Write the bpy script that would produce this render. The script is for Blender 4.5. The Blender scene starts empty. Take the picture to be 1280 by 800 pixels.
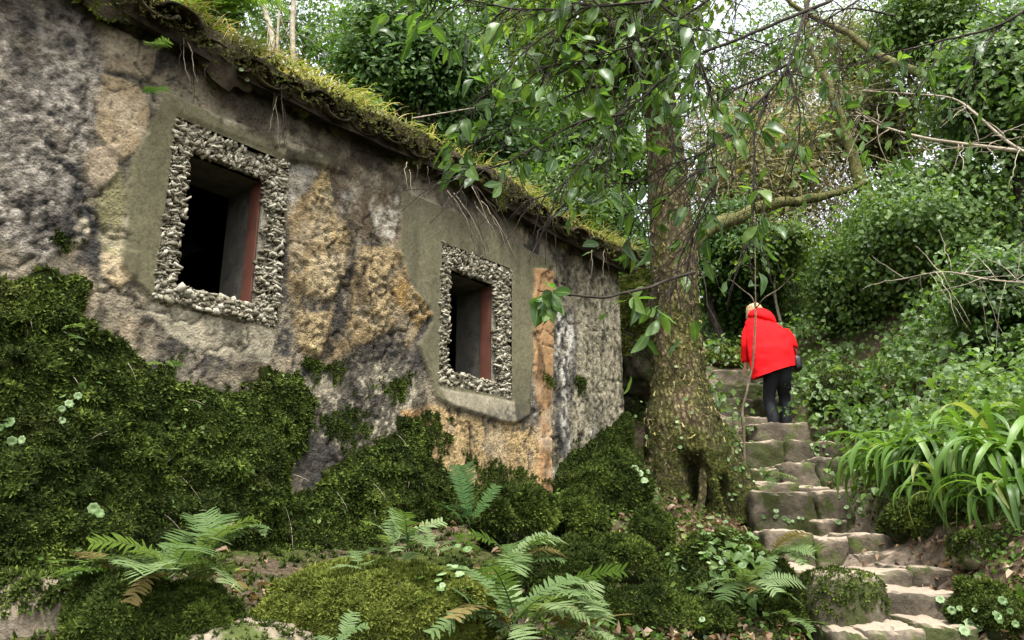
import bpy, bmesh, math
import numpy as np
from mathutils import Vector, Matrix

sc = bpy.context.scene
COL = sc.collection
R = np.random.RandomState(7)
rad = math.radians

# ---------------------------------------------------------------- camera, sky, sun, exposure
PITCH = rad(16.2)
FPX = 1000.0                       # focal length in pixels of the 1280 wide photograph
cam_d = bpy.data.cameras.new('camera')
cam = bpy.data.objects.new('camera', cam_d)
COL.objects.link(cam)
cam.location = (0, 0, 0)
cam.rotation_euler = (math.pi / 2 + PITCH, 0, 0)
cam_d.sensor_width = 36.0
cam_d.lens = FPX / 1280 * 36.0
cam_d.clip_start = 0.05
cam_d.clip_end = 1000
sc.camera = cam

SUN_EL, SUN_AZ = 66.0, 172.0       # azimuth clockwise from +Y (the view direction)
w = bpy.data.worlds.new('World')
sc.world = w
w.use_nodes = True
wn = w.node_tree.nodes
wl = w.node_tree.links
bg = wn['Background']
sky = wn.new('ShaderNodeTexSky')
sky.sky_type = 'NISHITA'
sky.sun_disc = False
sky.sun_elevation = rad(SUN_EL)
sky.sun_rotation = rad(SUN_AZ)
sky.air_density = 1.0
sky.dust_density = 4.0
hs = wn.new('ShaderNodeHueSaturation')
hs.inputs['Saturation'].default_value = 0.22      # thin overcast: nearly white
wl.new(sky.outputs[0], hs.inputs['Color'])
wl.new(hs.outputs[0], bg.inputs['Color'])
bg.inputs['Strength'].default_value = 0.15
sun_d = bpy.data.lights.new('sun', 'SUN')
sun_d.energy = 1.5
sun_d.angle = rad(11)
sun_d.color = (1.0, 0.96, 0.9)
sun = bpy.data.objects.new('sun', sun_d)
COL.objects.link(sun)
_d = Vector((math.sin(rad(SUN_AZ)) * math.cos(rad(SUN_EL)), math.cos(rad(SUN_AZ)) * math.cos(rad(SUN_EL)), math.sin(rad(SUN_EL))))
sun.rotation_euler = _d.to_track_quat('Z', 'Y').to_euler()
sun.location = (0, 0, 30)
vs = sc.view_settings
vs.view_transform = 'Standard'
vs.look = 'None'
vs.gamma = 1
vs.use_curve_mapping = False
vs.exposure = 2.0
sc.render.engine = 'CYCLES'
sc.cycles.max_bounces = 6
sc.cycles.diffuse_bounces = 3
sc.cycles.glossy_bounces = 2
sc.cycles.transmission_bounces = 4
sc.cycles.transparent_max_bounces = 4
sc.cycles.caustics_reflective = False
sc.cycles.caustics_refractive = False

# ---------------------------------------------------------------- maths helpers
CP, SP = math.cos(PITCH), math.sin(PITCH)
def ray(px, py):
    u = (np.asarray(px, float) - 640) / FPX
    v = (400 - np.asarray(py, float)) / FPX
    return u, CP - SP * v, SP + CP * v
def P(px, py, Y):
    """world point at distance Y ahead that was sighted at (px, py) when surveying the photograph"""
    x, y, z = ray(px, py)
    k = Y / y
    return np.stack(np.broadcast_arrays(x * k, y * k, z * k), -1).astype(float)
def project(pt):
    pt = np.asarray(pt, float)
    yc = pt[..., 1] * CP + pt[..., 2] * SP
    zc = -pt[..., 1] * SP + pt[..., 2] * CP
    return 640 + FPX * pt[..., 0] / yc, 400 - FPX * zc / yc

def hash3(i, j, k, seed):
    n = (i * 374761393 + j * 668265263 + k * 2147483647 + seed * 1274126177) & 0xFFFFFFFF
    n = ((n ^ (n >> 13)) * 1274126177) & 0xFFFFFFFF
    n = ((n ^ (n >> 16)) * 2246822519) & 0xFFFFFFFF
    return (n ^ (n >> 15)).astype(np.float64) / 4294967295.0
def vnoise(x, y, z, seed=0):
    x, y, z = [np.asarray(a, float) for a in np.broadcast_arrays(x, y, z)]
    i, j, k = np.floor(x).astype(np.int64), np.floor(y).astype(np.int64), np.floor(z).astype(np.int64)
    fx, fy, fz = x - i, y - j, z - k
    fx, fy, fz = [f * f * (3 - 2 * f) for f in (fx, fy, fz)]
    r = 0
    for a in (0, 1):
        for b in (0, 1):
            for c in (0, 1):
                wgt = (fx if a else 1 - fx) * (fy if b else 1 - fy) * (fz if c else 1 - fz)
                r = r + wgt * hash3(i + a, j + b, k + c, seed)
    return r * 2 - 1
def fbm(p, freq=1.0, octv=4, seed=0, gain=0.5):
    p = np.asarray(p, float) * freq
    a, s, t = 1.0, 0, 0
    for o in range(octv):
        s = s + a * vnoise(p[..., 0], p[..., 1], p[..., 2], seed + o * 17)
        t += a
        a *= gain
        p = p * 2.03 + 3.1
    return s / t
def smooth(e0, e1, x):
    t = np.clip((x - e0) / (e1 - e0), 0, 1)
    return t * t * (3 - 2 * t)
def nrm(v):
    return v / np.maximum(np.linalg.norm(v, axis=-1, keepdims=True), 1e-9)
def sdf_poly(px, py, poly):
    """signed distance to polygon, negative inside"""
    px, py = np.asarray(px, float), np.asarray(py, float)
    poly = np.asarray(poly, float)
    d = np.full(px.shape, 1e18)
    ins = np.zeros(px.shape, bool)
    n = len(poly)
    for i in range(n):
        ax, ay = poly[i]
        bx, by = poly[(i + 1) % n]
        ex, ey = bx - ax, by - ay
        t = np.clip(((px - ax) * ex + (py - ay) * ey) / (ex * ex + ey * ey + 1e-12), 0, 1)
        d = np.minimum(d, (px - ax - t * ex) ** 2 + (py - ay - t * ey) ** 2)
        if ay != by:
            c = ((ay > py) != (by > py)) & (px < (bx - ax) * (py - ay) / (by - ay) + ax)
            ins ^= c
    d = np.sqrt(d)
    return np.where(ins, -d, d)

# ---------------------------------------------------------------- object helpers
def tag(o, label=None, cat=None, group=None, kind=None):
    if label: o['label'] = label
    if cat: o['category'] = cat
    if group: o['group'] = group
    if kind: o['kind'] = kind
    return o
def link(name, data, parent=None):
    o = bpy.data.objects.new(name, data)
    COL.objects.link(o)
    if parent is not None: o.parent = parent
    return o
def empty(name, loc, label=None, cat=None, group=None):
    o = link(name, None)
    o.location = tuple(loc)
    o.empty_display_size = 0.1
    return tag(o, label, cat, group)
def npmesh(name, V, F, mat=None, smooth_sh=True, attrs=None, cols=None):
    """F: (m,k) array or list of such arrays"""
    me = bpy.data.meshes.new(name)
    V = np.asarray(V, np.float32)
    Fs = [np.asarray(f) for f in (F if isinstance(F, list) else [F])]
    me.vertices.add(len(V))
    me.vertices.foreach_set('co', V.ravel())
    li = np.concatenate([f.ravel() for f in Fs]).astype(np.int32)
    tot = np.concatenate([np.full(len(f), f.shape[1]) for f in Fs]).astype(np.int32)
    st = np.concatenate([[0], np.cumsum(tot)[:-1]]).astype(np.int32)
    me.loops.add(len(li))
    me.loops.foreach_set('vertex_index', li)
    me.polygons.add(len(tot))
    me.polygons.foreach_set('loop_start', st)
    me.polygons.foreach_set('loop_total', tot)
    me.polygons.foreach_set('use_smooth', np.full(len(tot), smooth_sh))
    for k, a in (attrs or {}).items():
        at = me.attributes.new(k, 'FLOAT', 'POINT')
        at.data.foreach_set('value', np.asarray(a, np.float32).ravel())
    for k, a in (cols or {}).items():
        at = me.attributes.new(k, 'FLOAT_COLOR', 'POINT')
        a = np.asarray(a, np.float32)
        if a.shape[-1] == 3: a = np.concatenate([a, np.ones((len(a), 1), np.float32)], -1)
        at.data.foreach_set('color', a.ravel())
    me.update(calc_edges=True)
    if mat: me.materials.append(mat)
    return me
def npobj(name, V, F, mat=None, parent=None, origin=None, **kw):
    if origin is not None:
        V = np.asarray(V) - np.asarray(origin)
    me = npmesh(name, V, F, mat, **kw)
    o = link(name, me, parent)
    if origin is not None and parent is None: o.location = tuple(origin)
    return o
def frames(nv, roll):
    """rotation matrices (N,3,3): columns x, y, z with z along nv"""
    nv = nrm(nv)
    ref = np.where(np.abs(nv[:, 2:3]) < 0.95, np.array([[0, 0, 1.0]]), np.array([[1.0, 0, 0]]))
    x = nrm(np.cross(ref, nv)); y = np.cross(nv, x)
    c, s = np.cos(roll)[:, None], np.sin(roll)[:, None]
    return np.stack([x * c + y * s, -x * s + y * c, nv], -1)
def frame_dir(y, zhint):
    """frames with y axis along y and z near zhint"""
    y = nrm(y)
    x = nrm(np.cross(y, zhint)); z = np.cross(x, y)
    return np.stack([x, y, z], -1)
def bake(T, F, pos, M, scale):
    """merge N copies of a template; returns V, F, per-vertex instance id"""
    T = np.asarray(T, float); F = np.asarray(F)
    N, n = len(pos), len(T)
    sc_ = np.asarray(scale, float)
    if sc_.ndim == 1: sc_ = sc_[:, None]
    L = T[None] * sc_[:, None, :]
    V = np.einsum('nij,nkj->nki', M, L) + pos[:, None, :]
    FF = (F[None] + (np.arange(N) * n)[:, None, None]).reshape(-1, F.shape[1])
    return V.reshape(-1, 3), FF, np.repeat(np.arange(N), n)
def grid_faces(nu, nv, closed_v=False):
    i, j = np.meshgrid(np.arange(nu - 1), np.arange(nv if closed_v else nv - 1), indexing='ij')
    j2 = (j + 1) % nv
    return np.stack([i * nv + j, (i + 1) * nv + j, (i + 1) * nv + j2, i * nv + j2], -1).reshape(-1, 4)
def tube(path, radii, k=8, wob=None):
    path = np.asarray(path, float); radii = np.broadcast_to(np.asarray(radii, float), (len(path),))
    t = nrm(np.gradient(path, axis=0))
    ref = np.array([0.31, 0.2, 0.93]) if abs(t[:, 2]).mean() < 0.8 else np.array([1.0, 0.1, 0])
    x = nrm(np.cross(np.broadcast_to(ref, t.shape), t)); y = np.cross(t, x)
    a = np.linspace(0, 2 * np.pi, k, endpoint=False)
    r = radii[:, None] * np.ones((1, k))
    if wob is not None: r = r * wob(np.arange(len(path))[:, None], a[None])
    V = path[:, None] + r[..., None] * (np.cos(a)[None, :, None] * x[:, None] + np.sin(a)[None, :, None] * y[:, None])
    V = V.reshape(-1, 3)
    F = grid_faces(len(path), k, True)
    n = len(V)
    V = np.concatenate([V, path[:1], path[-1:]])
    b = (len(path) - 1) * k
    jj = np.arange(k)
    caps = np.concatenate([np.stack([np.full(k, n), jj, (jj + 1) % k], -1), np.stack([np.full(k, n + 1), b + (jj + 1) % k, b + jj], -1)])
    return V, [F, caps]
def merge(parts):
    Vs, q, t, off = [], [], [], 0
    for V, Fs in parts:
        for f in (Fs if isinstance(Fs, list) else [Fs]):
            f = np.asarray(f)
            (q if f.shape[1] == 4 else t).append(f + off)
        Vs.append(V); off += len(V)
    out = []
    if q: out.append(np.concatenate(q))
    if t: out.append(np.concatenate(t))
    return np.concatenate(Vs), out
def resample(path, n):
    """Catmull-Rom like smooth resample"""
    path = np.asarray(path, float)
    m = len(path)
    pp = np.concatenate([2 * path[:1] - path[1:2], path, 2 * path[-1:] - path[-2:-1]])
    u = np.linspace(0, m - 1 - 1e-6, n)
    i = u.astype(int); f = (u - i)[:, None]
    p0, p1, p2, p3 = pp[i], pp[i + 1], pp[i + 2], pp[i + 3]
    return 0.5 * (2 * p1 + (p2 - p0) * f + (2 * p0 - 5 * p1 + 4 * p2 - p3) * f ** 2 + (3 * p1 - p0 - 3 * p2 + p3) * f ** 3)
def tris_of(F):
    out = []
    for f in (F if isinstance(F, list) else [F]):
        f = np.asarray(f)
        out.append(f if f.shape[1] == 3 else np.concatenate([f[:, [0, 1, 2]], f[:, [0, 2, 3]]]))
    return np.concatenate(out)
def sample_surface(V, F, n, weight=None, rs=R):
    T = tris_of(F)
    a, b, c = V[T[:, 0]], V[T[:, 1]], V[T[:, 2]]
    cr = np.cross(b - a, c - a)
    ar = np.linalg.norm(cr, axis=1) / 2
    if weight is not None: ar = ar * weight[T].mean(1)
    if ar.sum() <= 0: return np.zeros((0, 3)), np.zeros((0, 3))
    idx = rs.choice(len(T), n, p=ar / ar.sum())
    r1, r2 = np.sqrt(rs.rand(n, 1)), rs.rand(n, 1)
    p = a[idx] * (1 - r1) + b[idx] * r1 * (1 - r2) + c[idx] * r1 * r2
    return p, nrm(cr[idx])

# ---------------------------------------------------------------- material helpers
class NT:
    def __init__(s, name):
        s.m = bpy.data.materials.new(name); s.m.use_nodes = True
        s.t = s.m.node_tree; s.n = s.t.nodes; s.l = s.t.links
        s.b = s.n['Principled BSDF']; s.out = s.n['Material Output']
    def node(s, typ, **kw):
        n = s.n.new('ShaderNode' + typ)
        for k, v in kw.items(): setattr(n, k, v)
        return n
    def set(s, n, k, v):
        if isinstance(v, bpy.types.NodeSocket): s.l.new(v, n.inputs[k])
        else: n.inputs[k].default_value = v
    def obj(s): return s.node('TexCoord').outputs['Object']
    def noise(s, scale, detail=4, rough=0.55, vec=None, dist=0):
        n = s.node('TexNoise'); n.inputs['Scale'].default_value = scale; n.inputs['Detail'].default_value = detail
        n.inputs['Roughness'].default_value = rough; n.inputs['Distortion'].default_value = dist
        if vec: s.l.new(vec, n.inputs['Vector'])
        return n.outputs['Fac']
    def voro(s, scale, vec=None, feature='F1', out='Distance'):
        n = s.node('TexVoronoi'); n.feature = feature; n.inputs['Scale'].default_value = scale
        if vec: s.l.new(vec, n.inputs['Vector'])
        return n.outputs[out]
    def ramp(s, fac, stops):
        n = s.node('ValToRGB'); e = n.color_ramp.elements
        while len(e) < len(stops): e.new(0.5)
        for el, (p, c) in zip(e, stops):
            el.position = p; el.color = (*c, 1) if len(c) == 3 else c
        s.l.new(fac, n.inputs[0])
        return n.outputs['Color']
    def mix(s, fac, a, b, mode='MIX'):
        n = s.node('Mix', data_type='RGBA', blend_type=mode)
        for k, v in ((0, fac), (6, a), (7, b)):
            if isinstance(v, bpy.types.NodeSocket): s.l.new(v, n.inputs[k])
            else: n.inputs[k].default_value = v if k == 0 else ((*v, 1) if len(v) == 3 else v)
        return n.outputs[2]
    def math(s, op, a, b=0.0, clamp=False):
        n = s.node('Math', operation=op, use_clamp=clamp)
        for k, v in ((0, a), (1, b)):
            if isinstance(v, bpy.types.NodeSocket): s.l.new(v, n.inputs[k])
            else: n.inputs[k].default_value = v
        return n.outputs[0]
    def attr(s, name, out='Fac'):
        n = s.node('Attribute'); n.attribute_name = name
        return n.outputs[out]
    def bump(s, h, strength=0.5, dist=0.02):
        n = s.node('Bump'); n.inputs['Strength'].default_value = strength; n.inputs['Distance'].default_value = dist
        s.l.new(h, n.inputs['Height']); s.l.new(n.outputs[0], s.b.inputs['Normal'])
    def base(s, c, rough=0.8, spec=0.3):
        if isinstance(c, bpy.types.NodeSocket): s.l.new(c, s.b.inputs['Base Color'])
        else: s.b.inputs['Base Color'].default_value = (*c, 1)
        s.b.inputs['Roughness'].default_value = rough
        s.b.inputs['Specular IOR Level'].default_value = spec
        return s.m
def leaf_mat(name, stops, rough=0.42, transl=0.35, spec=0.5, tcol=1.6, per_object=False, veins=False):
    t = NT(name)
    f = t.node('ObjectInfo').outputs['Random'] if per_object else t.attr('rnd')
    c = t.ramp(f, stops)
    if veins:
        c = t.mix(t.ramp(t.attr('mid'), [(0.84, (0, 0, 0)), (0.95, (0.7, 0.7, 0.7))]), c, (0.20, 0.26, 0.10))
    if per_object:
        g = t.noise(14, 2, vec=t.obj())
        c = t.mix(t.math('MULTIPLY', g, 0.5), c, (0.05, 0.09, 0.02))
    t.base(c, rough, spec)
    tr = t.node('BsdfTranslucent')
    h = t.mix(1.0, c, (tcol, tcol * 1.05, tcol * 0.45), 'MULTIPLY')
    t.l.new(h, tr.inputs['Color'])
    ms = t.node('MixShader'); ms.inputs[0].default_value = transl
    t.l.new(t.b.outputs[0], ms.inputs[1]); t.l.new(tr.outputs[0], ms.inputs[2])
    t.l.new(ms.outputs[0], t.out.inputs['Surface'])
    return t.m
def moss_mat(name, dark, mid, light, bump=True):
    t = NT(name)
    f = t.attr('rnd')
    n = t.noise(5, 4, vec=t.obj())
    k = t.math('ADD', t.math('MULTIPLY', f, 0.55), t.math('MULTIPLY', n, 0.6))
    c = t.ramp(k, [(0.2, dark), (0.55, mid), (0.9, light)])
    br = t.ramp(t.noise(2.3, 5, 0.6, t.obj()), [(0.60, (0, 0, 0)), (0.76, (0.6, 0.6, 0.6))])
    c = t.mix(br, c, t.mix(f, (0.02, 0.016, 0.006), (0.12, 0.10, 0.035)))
    t.base(c, 0.9, 0.15)
    tr = t.node('BsdfTranslucent')
    t.l.new(c, tr.inputs['Color'])
    ms = t.node('MixShader'); ms.inputs[0].default_value = 0.25
    t.l.new(t.b.outputs[0], ms.inputs[1]); t.l.new(tr.outputs[0], ms.inputs[2])
    t.l.new(ms.outputs[0], t.out.inputs['Surface'])
    return t.m

# leaf templates: y = length, z = face normal
LEAF2 = (np.array([[0, 0, 0], [-.3, .48, .07], [0, 1, -.08], [.3, .48, .07]], float), np.array([[0, 2, 1], [0, 3, 2]]))
def oval_leaf(w=0.3, n=6, droop=0.15, fold=0.08, tip=1.0, mid=0.45):
    ys = np.linspace(0, 1, n)
    V = []
    for y in ys:
        ww = w * (max(math.sin(math.pi * y ** (math.log(0.5) / math.log(mid))), 0)) ** tip
        z = -droop * y * y + 0.03
        V += [[-ww, y, z + fold * ww / w], [0, y, z], [ww, y, z + fold * ww / w]]
    V = np.array(V); F = grid_faces(n, 3)[:, ::-1]
    return V, F
OVAL = oval_leaf(0.24, 7, 0.12, 0.05)
OVAL4 = (np.array([[0, 0, 0], [-.22, .3, .05], [-.2, .65, .03], [0, 1, -.1], [.2, .65, .03], [.22, .3, .05]], float), np.array([[0, 3, 2], [0, 2, 1], [0, 4, 3], [0, 5, 4]]))
def _moss_template():
    V = []
    for k in range(4):
        a = k * 1.571 + 0.3 * (k % 2); c, s_ = math.cos(a), math.sin(a)
        rr, hh = (0.80, 0.22) if k % 2 else (0.50, 0.55)
        V += [(0.10 * c - 0.26 * s_, 0.10 * s_ + 0.26 * c, -0.1), (0.10 * c + 0.26 * s_, 0.10 * s_ - 0.26 * c, -0.1), (rr * c, rr * s_, hh)]
    return np.array(V, float), np.arange(len(V)).reshape(-1, 3)
MOSS_T = _moss_template()
def moss_tufts(V, F, n, size=0.016, weight=None, seed=1, lift=0.0, jitter=0.5):
    rs = np.random.RandomState(seed)
    p, nn = sample_surface(V, F, n, weight, rs)
    if len(p) == 0: return None
    nn = nrm(nn + rs.randn(n, 3) * 0.35 * jitter)
    M = frames(nn, rs.rand(n) * 6.28)
    cl = np.abs(fbm(p, 13, 2, seed)) * 2.4 - .2
    s = size * (0.6 + 0.8 * rs.rand(n)) * (1 + 0.5 * cl)
    p = p + nn * (lift + 0.4 * size * cl[:, None])
    VV, FF, idn = bake(MOSS_T[0], MOSS_T[1], p, M, s)
    rnd = np.clip(0.42 + 0.5 * fbm(p, 5, 3, seed + 5) + 0.25 * rs.randn(n), 0, 1)
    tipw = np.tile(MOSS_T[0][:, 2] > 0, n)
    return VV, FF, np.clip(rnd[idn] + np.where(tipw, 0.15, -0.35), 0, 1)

# ---------------------------------------------------------------- shared materials
M_moss = moss_mat('moss', (0.007, 0.012, 0.002), (0.040, 0.060, 0.009), (0.16, 0.215, 0.034))
M_moss_bright = moss_mat('bright_moss', (0.03, 0.04, 0.005), (0.10, 0.125, 0.018), (0.22, 0.24, 0.05))
def stone_mat(name, c1, c2, c3, mossy=0.45, mcol=(0.05, 0.065, 0.015), dust=0.0):
    t = NT(name)
    oi = t.node('ObjectInfo').outputs['Random']
    v = t.obj()
    vv = t.node('VectorMath', operation='ADD'); t.l.new(v, vv.inputs[0]); t.l.new(oi, vv.inputs[1])
    vec = vv.outputs[0]
    n = t.noise(3.5, 8, 0.62, vec)
    c = t.ramp(n, [(0.28, c1), (0.5, c2), (0.72, c3)])
    n2 = t.noise(38, 5, 0.7, vec)
    c = t.mix(0.6, c, t.ramp(n2, [(0.3, (0.35, 0.33, 0.3)), (0.65, (1.15, 1.12, 1.05))]), 'MULTIPLY')
    nm = t.noise(4.2, 7, 0.65, vec, 0.4)
    fm = t.ramp(nm, [(mossy + 0.08, (0, 0, 0)), (mossy + 0.17, (1, 1, 1))])
    c = t.mix(fm, c, t.mix(n2, tuple(x * 0.45 for x in mcol), tuple(x * 1.7 for x in mcol)))
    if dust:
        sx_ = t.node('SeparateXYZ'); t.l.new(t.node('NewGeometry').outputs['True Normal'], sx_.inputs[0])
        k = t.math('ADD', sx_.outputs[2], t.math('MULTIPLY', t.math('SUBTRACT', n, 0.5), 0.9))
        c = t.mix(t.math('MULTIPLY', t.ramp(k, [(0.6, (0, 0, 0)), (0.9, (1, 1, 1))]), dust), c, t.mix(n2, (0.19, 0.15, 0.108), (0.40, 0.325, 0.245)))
    t.base(c, 0.88, 0.2)
    t.bump(t.math('ADD', n, t.math('MULTIPLY', n2, 0.5)), 0.9, 0.03)
    return t.m
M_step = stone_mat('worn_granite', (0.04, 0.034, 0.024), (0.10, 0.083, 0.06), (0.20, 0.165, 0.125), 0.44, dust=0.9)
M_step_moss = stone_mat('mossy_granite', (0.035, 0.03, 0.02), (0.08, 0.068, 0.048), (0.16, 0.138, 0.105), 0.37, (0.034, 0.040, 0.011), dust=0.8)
M_rock = stone_mat('boulder_stone', (0.10, 0.085, 0.06), (0.21, 0.175, 0.13), (0.34, 0.29, 0.23), 0.42)
M_earthrock = stone_mat('moss_earth', (0.01, 0.009, 0.005), (0.020, 0.020, 0.008), (0.045, 0.042, 0.02), 0.28, (0.018, 0.024, 0.006))

# ---------------------------------------------------------------- ground
A_W = 4.8                                   # the hut wall runs along x = -A_W + tan(40.5 deg) * y
WA = rad(40.5)
WD = np.array([math.sin(WA), math.cos(WA), 0.0])
WN = np.array([math.cos(WA), -math.sin(WA), 0.0])
def wall_pt(s, z, out=0.0):
    s, z, out = np.broadcast_arrays(np.asarray(s, float), np.asarray(z, float), np.asarray(out, float))
    return np.array([-A_W, 0, 0]) + s[..., None] * WD + out[..., None] * WN + z[..., None] * np.array([0, 0, 1.0])
def wall_sz(px, py):
    """where a sighted pixel falls on the wall face"""
    x, y, z = ray(px, py)
    k = -A_W / (x - y * math.tan(WA))
    return k * y / math.cos(WA), k * z

ctrl = []
def cp(px, py, Y): ctrl.append(P(px, py, Y))
def cw(x, y, z): ctrl.append(np.array([x, y, z], float))
# photographer's path and bank in front of the hut
for x in (-4, -2, 0, 1.2, 2.5): cw(x, -1.5, -1.9); cw(x, 0.4, -1.45)
cw(-3, 1.5, -0.75); cw(-1.2, 1.6, -0.7); cw(0.3, 1.8, -0.75); cw(1.6, 2.2, -0.9)
for s, o, z in ((1, 0, .0), (1, .8, -.25), (3, 0, .0), (3, .7, -.22), (4.5, 0, .0), (4.5, .55, -.13), (5.5, 0, .05), (5.5, .6, -.12), (6.5, 0, .15),
                (6.5, .6, .0), (7.5, 0, .3), (7.5, .6, .14), (8.4, 0, .42), (9, .1, .5), (5, -1.5, .2), (8, -1.5, .6), (3, -1.5, .2), (6.5, -1.5, .3), (6.5, -3.2, 1.2), (3, -3.6, 1.0), (9.5, -1.5, 1.1)):
    ctrl.append(wall_pt(s, z, o))
cp(150, 775, 2.55); cp(300, 770, 2.7); cp(450, 790, 2.6); cp(600, 800, 3.0)
cp(750, 790, 3.9); cp(850, 795, 4.0); cp(950, 800, 4.1); cp(800, 720, 5.0); cp(850, 655, 6.2); cp(720, 700, 4.9); cp(910, 660, 6.1)
cp(870, 640, 7.0); cp(800, 600, 7.6); cp(895, 600, 7.7); cp(880, 530, 9.0); cp(800, 470, 9.5); cp(880, 455, 11.0)
# stairs gully (under the stones)
STEPY = [(1120, 770, 4.3), (1090, 735, 4.95), (1045, 700, 5.8), (1000, 655, 6.7), (1000, 612, 7.5), (1000, 582, 8.4), (985, 556, 9.3), (940, 530, 9.9), (930, 510, 10.4), (930, 490, 10.9), (925, 470, 11.4)]
for q in STEPY: cp(*q)
cp(1120, 830, 3.7)
cp(1060, 668, 5.7); cp(1000, 780, 4.3)
# right bank
cp(1215, 745, 4.4); cp(1275, 740, 4.0); cp(1150, 690, 5.2); cp(1200, 655, 5.2); cp(1280, 660, 4.6); cp(1085, 640, 6.4); cp(1120, 585, 6.4); cp(1200, 585, 5.9); cp(1285, 570, 5.4)
cp(1090, 560, 8.3); cp(1060, 525, 9.2); cp(1150, 510, 8.2); cp(1275, 470, 7.2); cp(1030, 480, 10.5); cp(1000, 500, 10.4); cp(1100, 430, 9.8)
cp(1200, 330, 9.6); cp(1300, 330, 8.4); cp(1050, 400, 12); cp(940, 440, 12.8); cp(900, 430, 14.5); cp(1000, 330, 17); cp(1150, 250, 14)
cw(4.5, 3, 0.2); cw(6, 1, 0.6); cw(7, 5, 2.2); cw(10, 5, 4.0); cw(9, 0, 2.0)
# behind
cw(-2, 12, 2.6); cw(1, 11, 2.5); cw(3, 13.5, 3.3); cw(-6, 12, 2.5); cw(-8, 7, 1.4); cw(-10, 2, 0.6); cw(0, 18, 4.8); cw(-6, 19, 5.0); cw(6, 20, 6.5); cw(12, 12, 6.5); cw(14, 20, 9)
for x in (-40, 0, 40): cw(x, 45, 11); cw(x, -40, -8)
cw(-40, 10, 3); cw(40, 10, 10); cw(40, -10, 3); cw(-40, -10, -4)
ctrl = np.array(ctrl)
_K = np.linalg.norm(ctrl[:, None, :2] - ctrl[None, :, :2], axis=-1)
_n = len(ctrl)
_Am = np.zeros((_n + 3, _n + 3))
_Am[:_n, :_n] = _K + np.eye(_n) * 0.02
_Am[:_n, _n] = 1; _Am[:_n, _n + 1:] = ctrl[:, :2]
_Am[_n, :_n] = 1; _Am[_n + 1:, :_n] = ctrl[:, :2].T
_sol = np.linalg.solve(_Am, np.concatenate([ctrl[:, 2], [0, 0, 0]]))
def ground_z(x, y):
    x, y = np.broadcast_arrays(np.asarray(x, float), np.asarray(y, float))
    sh = x.shape; xf, yf = x.ravel(), y.ravel()
    out = np.empty(len(xf))
    for a in range(0, len(xf), 20000):
        b = slice(a, a + 20000)
        d = np.sqrt((xf[b, None] - ctrl[None, :, 0]) ** 2 + (yf[b, None] - ctrl[None, :, 1]) ** 2)
        out[b] = d @ _sol[:_n] + _sol[_n] + xf[b] * _sol[_n + 1] + yf[b] * _sol[_n + 2]
    p = np.stack([xf, yf, np.zeros_like(xf)], -1)
    out += 0.05 * fbm(p, 1.3, 3, 3) + 0.02 * fbm(p, 6, 3, 4)
    return out.reshape(sh)
def axis_pts(lo, hi, step, far):
    c = np.arange(lo, hi + 1e-6, step)
    e = [hi]; d = step
    while e[-1] < far: d *= 1.28; e.append(e[-1] + d)
    b = [lo]; d = step
    while b[-1] > -far: d *= 1.28; b.append(b[-1] - d)
    return np.concatenate([b[:0:-1], c, e[1:]])
def band(x, y):
    """1 on the treads of the stairs"""
    pts = np.array([P(*q) for q in STEPY])
    pts[:, 0] += 0.0
    cx = np.interp(y, pts[:, 1], pts[:, 0])
    return smooth(0.62, 0.42, np.abs(x - cx)) * smooth(3.4, 3.7, y) * smooth(12, 11, y)
gx = axis_pts(-5, 8, 0.085, 300); gy = axis_pts(0, 14, 0.085, 300)
GX, GY = np.meshgrid(gx, gy, indexing='ij')
GZ = ground_z(GX, GY) - 0.15 * band(GX, GY)
GV = np.stack([GX, GY, GZ], -1).reshape(-1, 3)
GF = grid_faces(len(gx), len(gy))
# keep the floor of the hut low so that the room stays open
t = NT('forest_floor')
n1 = t.noise(1.6, 6, 0.6, t.obj()); n2 = t.noise(24, 6, 0.7, t.obj())
c = t.ramp(n2, [(0.3, (0.030, 0.022, 0.014)), (0.52, (0.075, 0.055, 0.036)), (0.75, (0.16, 0.12, 0.085))])
cm = t.ramp(n2, [(0.3, (0.012, 0.017, 0.004)), (0.55, (0.045, 0.058, 0.012)), (0.75, (0.09, 0.10, 0.03))])
c = t.mix(t.ramp(n1, [(0.44, (0, 0, 0)), (0.54, (1, 1, 1))]), c, cm)
c = t.mix(t.attr('sand'), c, t.ramp(n2, [(0.3, (0.09, 0.07, 0.05)), (0.7, (0.24, 0.19, 0.145))]))
t.base(c, 0.95, 0.1)
t.bump(t.math('ADD', n2, n1), 0.8, 0.04)
ground = npobj('ground', GV, GF, t.m, attrs={'sand': band(GX, GY).ravel()})
tag(ground, 'brown forest floor of earth and moss on the slope', None, None, 'structure')

# ---------------------------------------------------------------- the hut
hut = empty('stone_hut', wall_pt(5.5, 0), 'old low plastered stone hut with two rough-framed windows and an overgrown tiled roof', 'hut')
HO = np.array(hut.location)
def hpart(name, V, F, mat, parent=hut, **kw):
    return npobj(name, np.asarray(V) - HO, F, mat, parent, **kw)
S0, S1, Z0, Z1 = 3.6, 8.86, -0.35, 2.62
WINS = [dict(out=[(217, 147), (358, 205), (345, 408), (191, 374)], inn=[(236, 188), (331, 222), (320, 382), (219, 358)]),
        dict(out=[(549, 303), (638, 337), (636, 498), (547, 480)], inn=[(561, 333), (619, 357), (617, 477), (559, 465)])]
for wdw in WINS:
    for k in ('out', 'inn'):
        q = np.array([wall_sz(*p) for p in wdw[k]])
        wdw[k] = (q[[0, 3], 0].mean(), q[[1, 2], 0].mean(), q[[2, 3], 1].mean(), q[[0, 1], 1].mean())   # s0 s1 z0 z1

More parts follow.
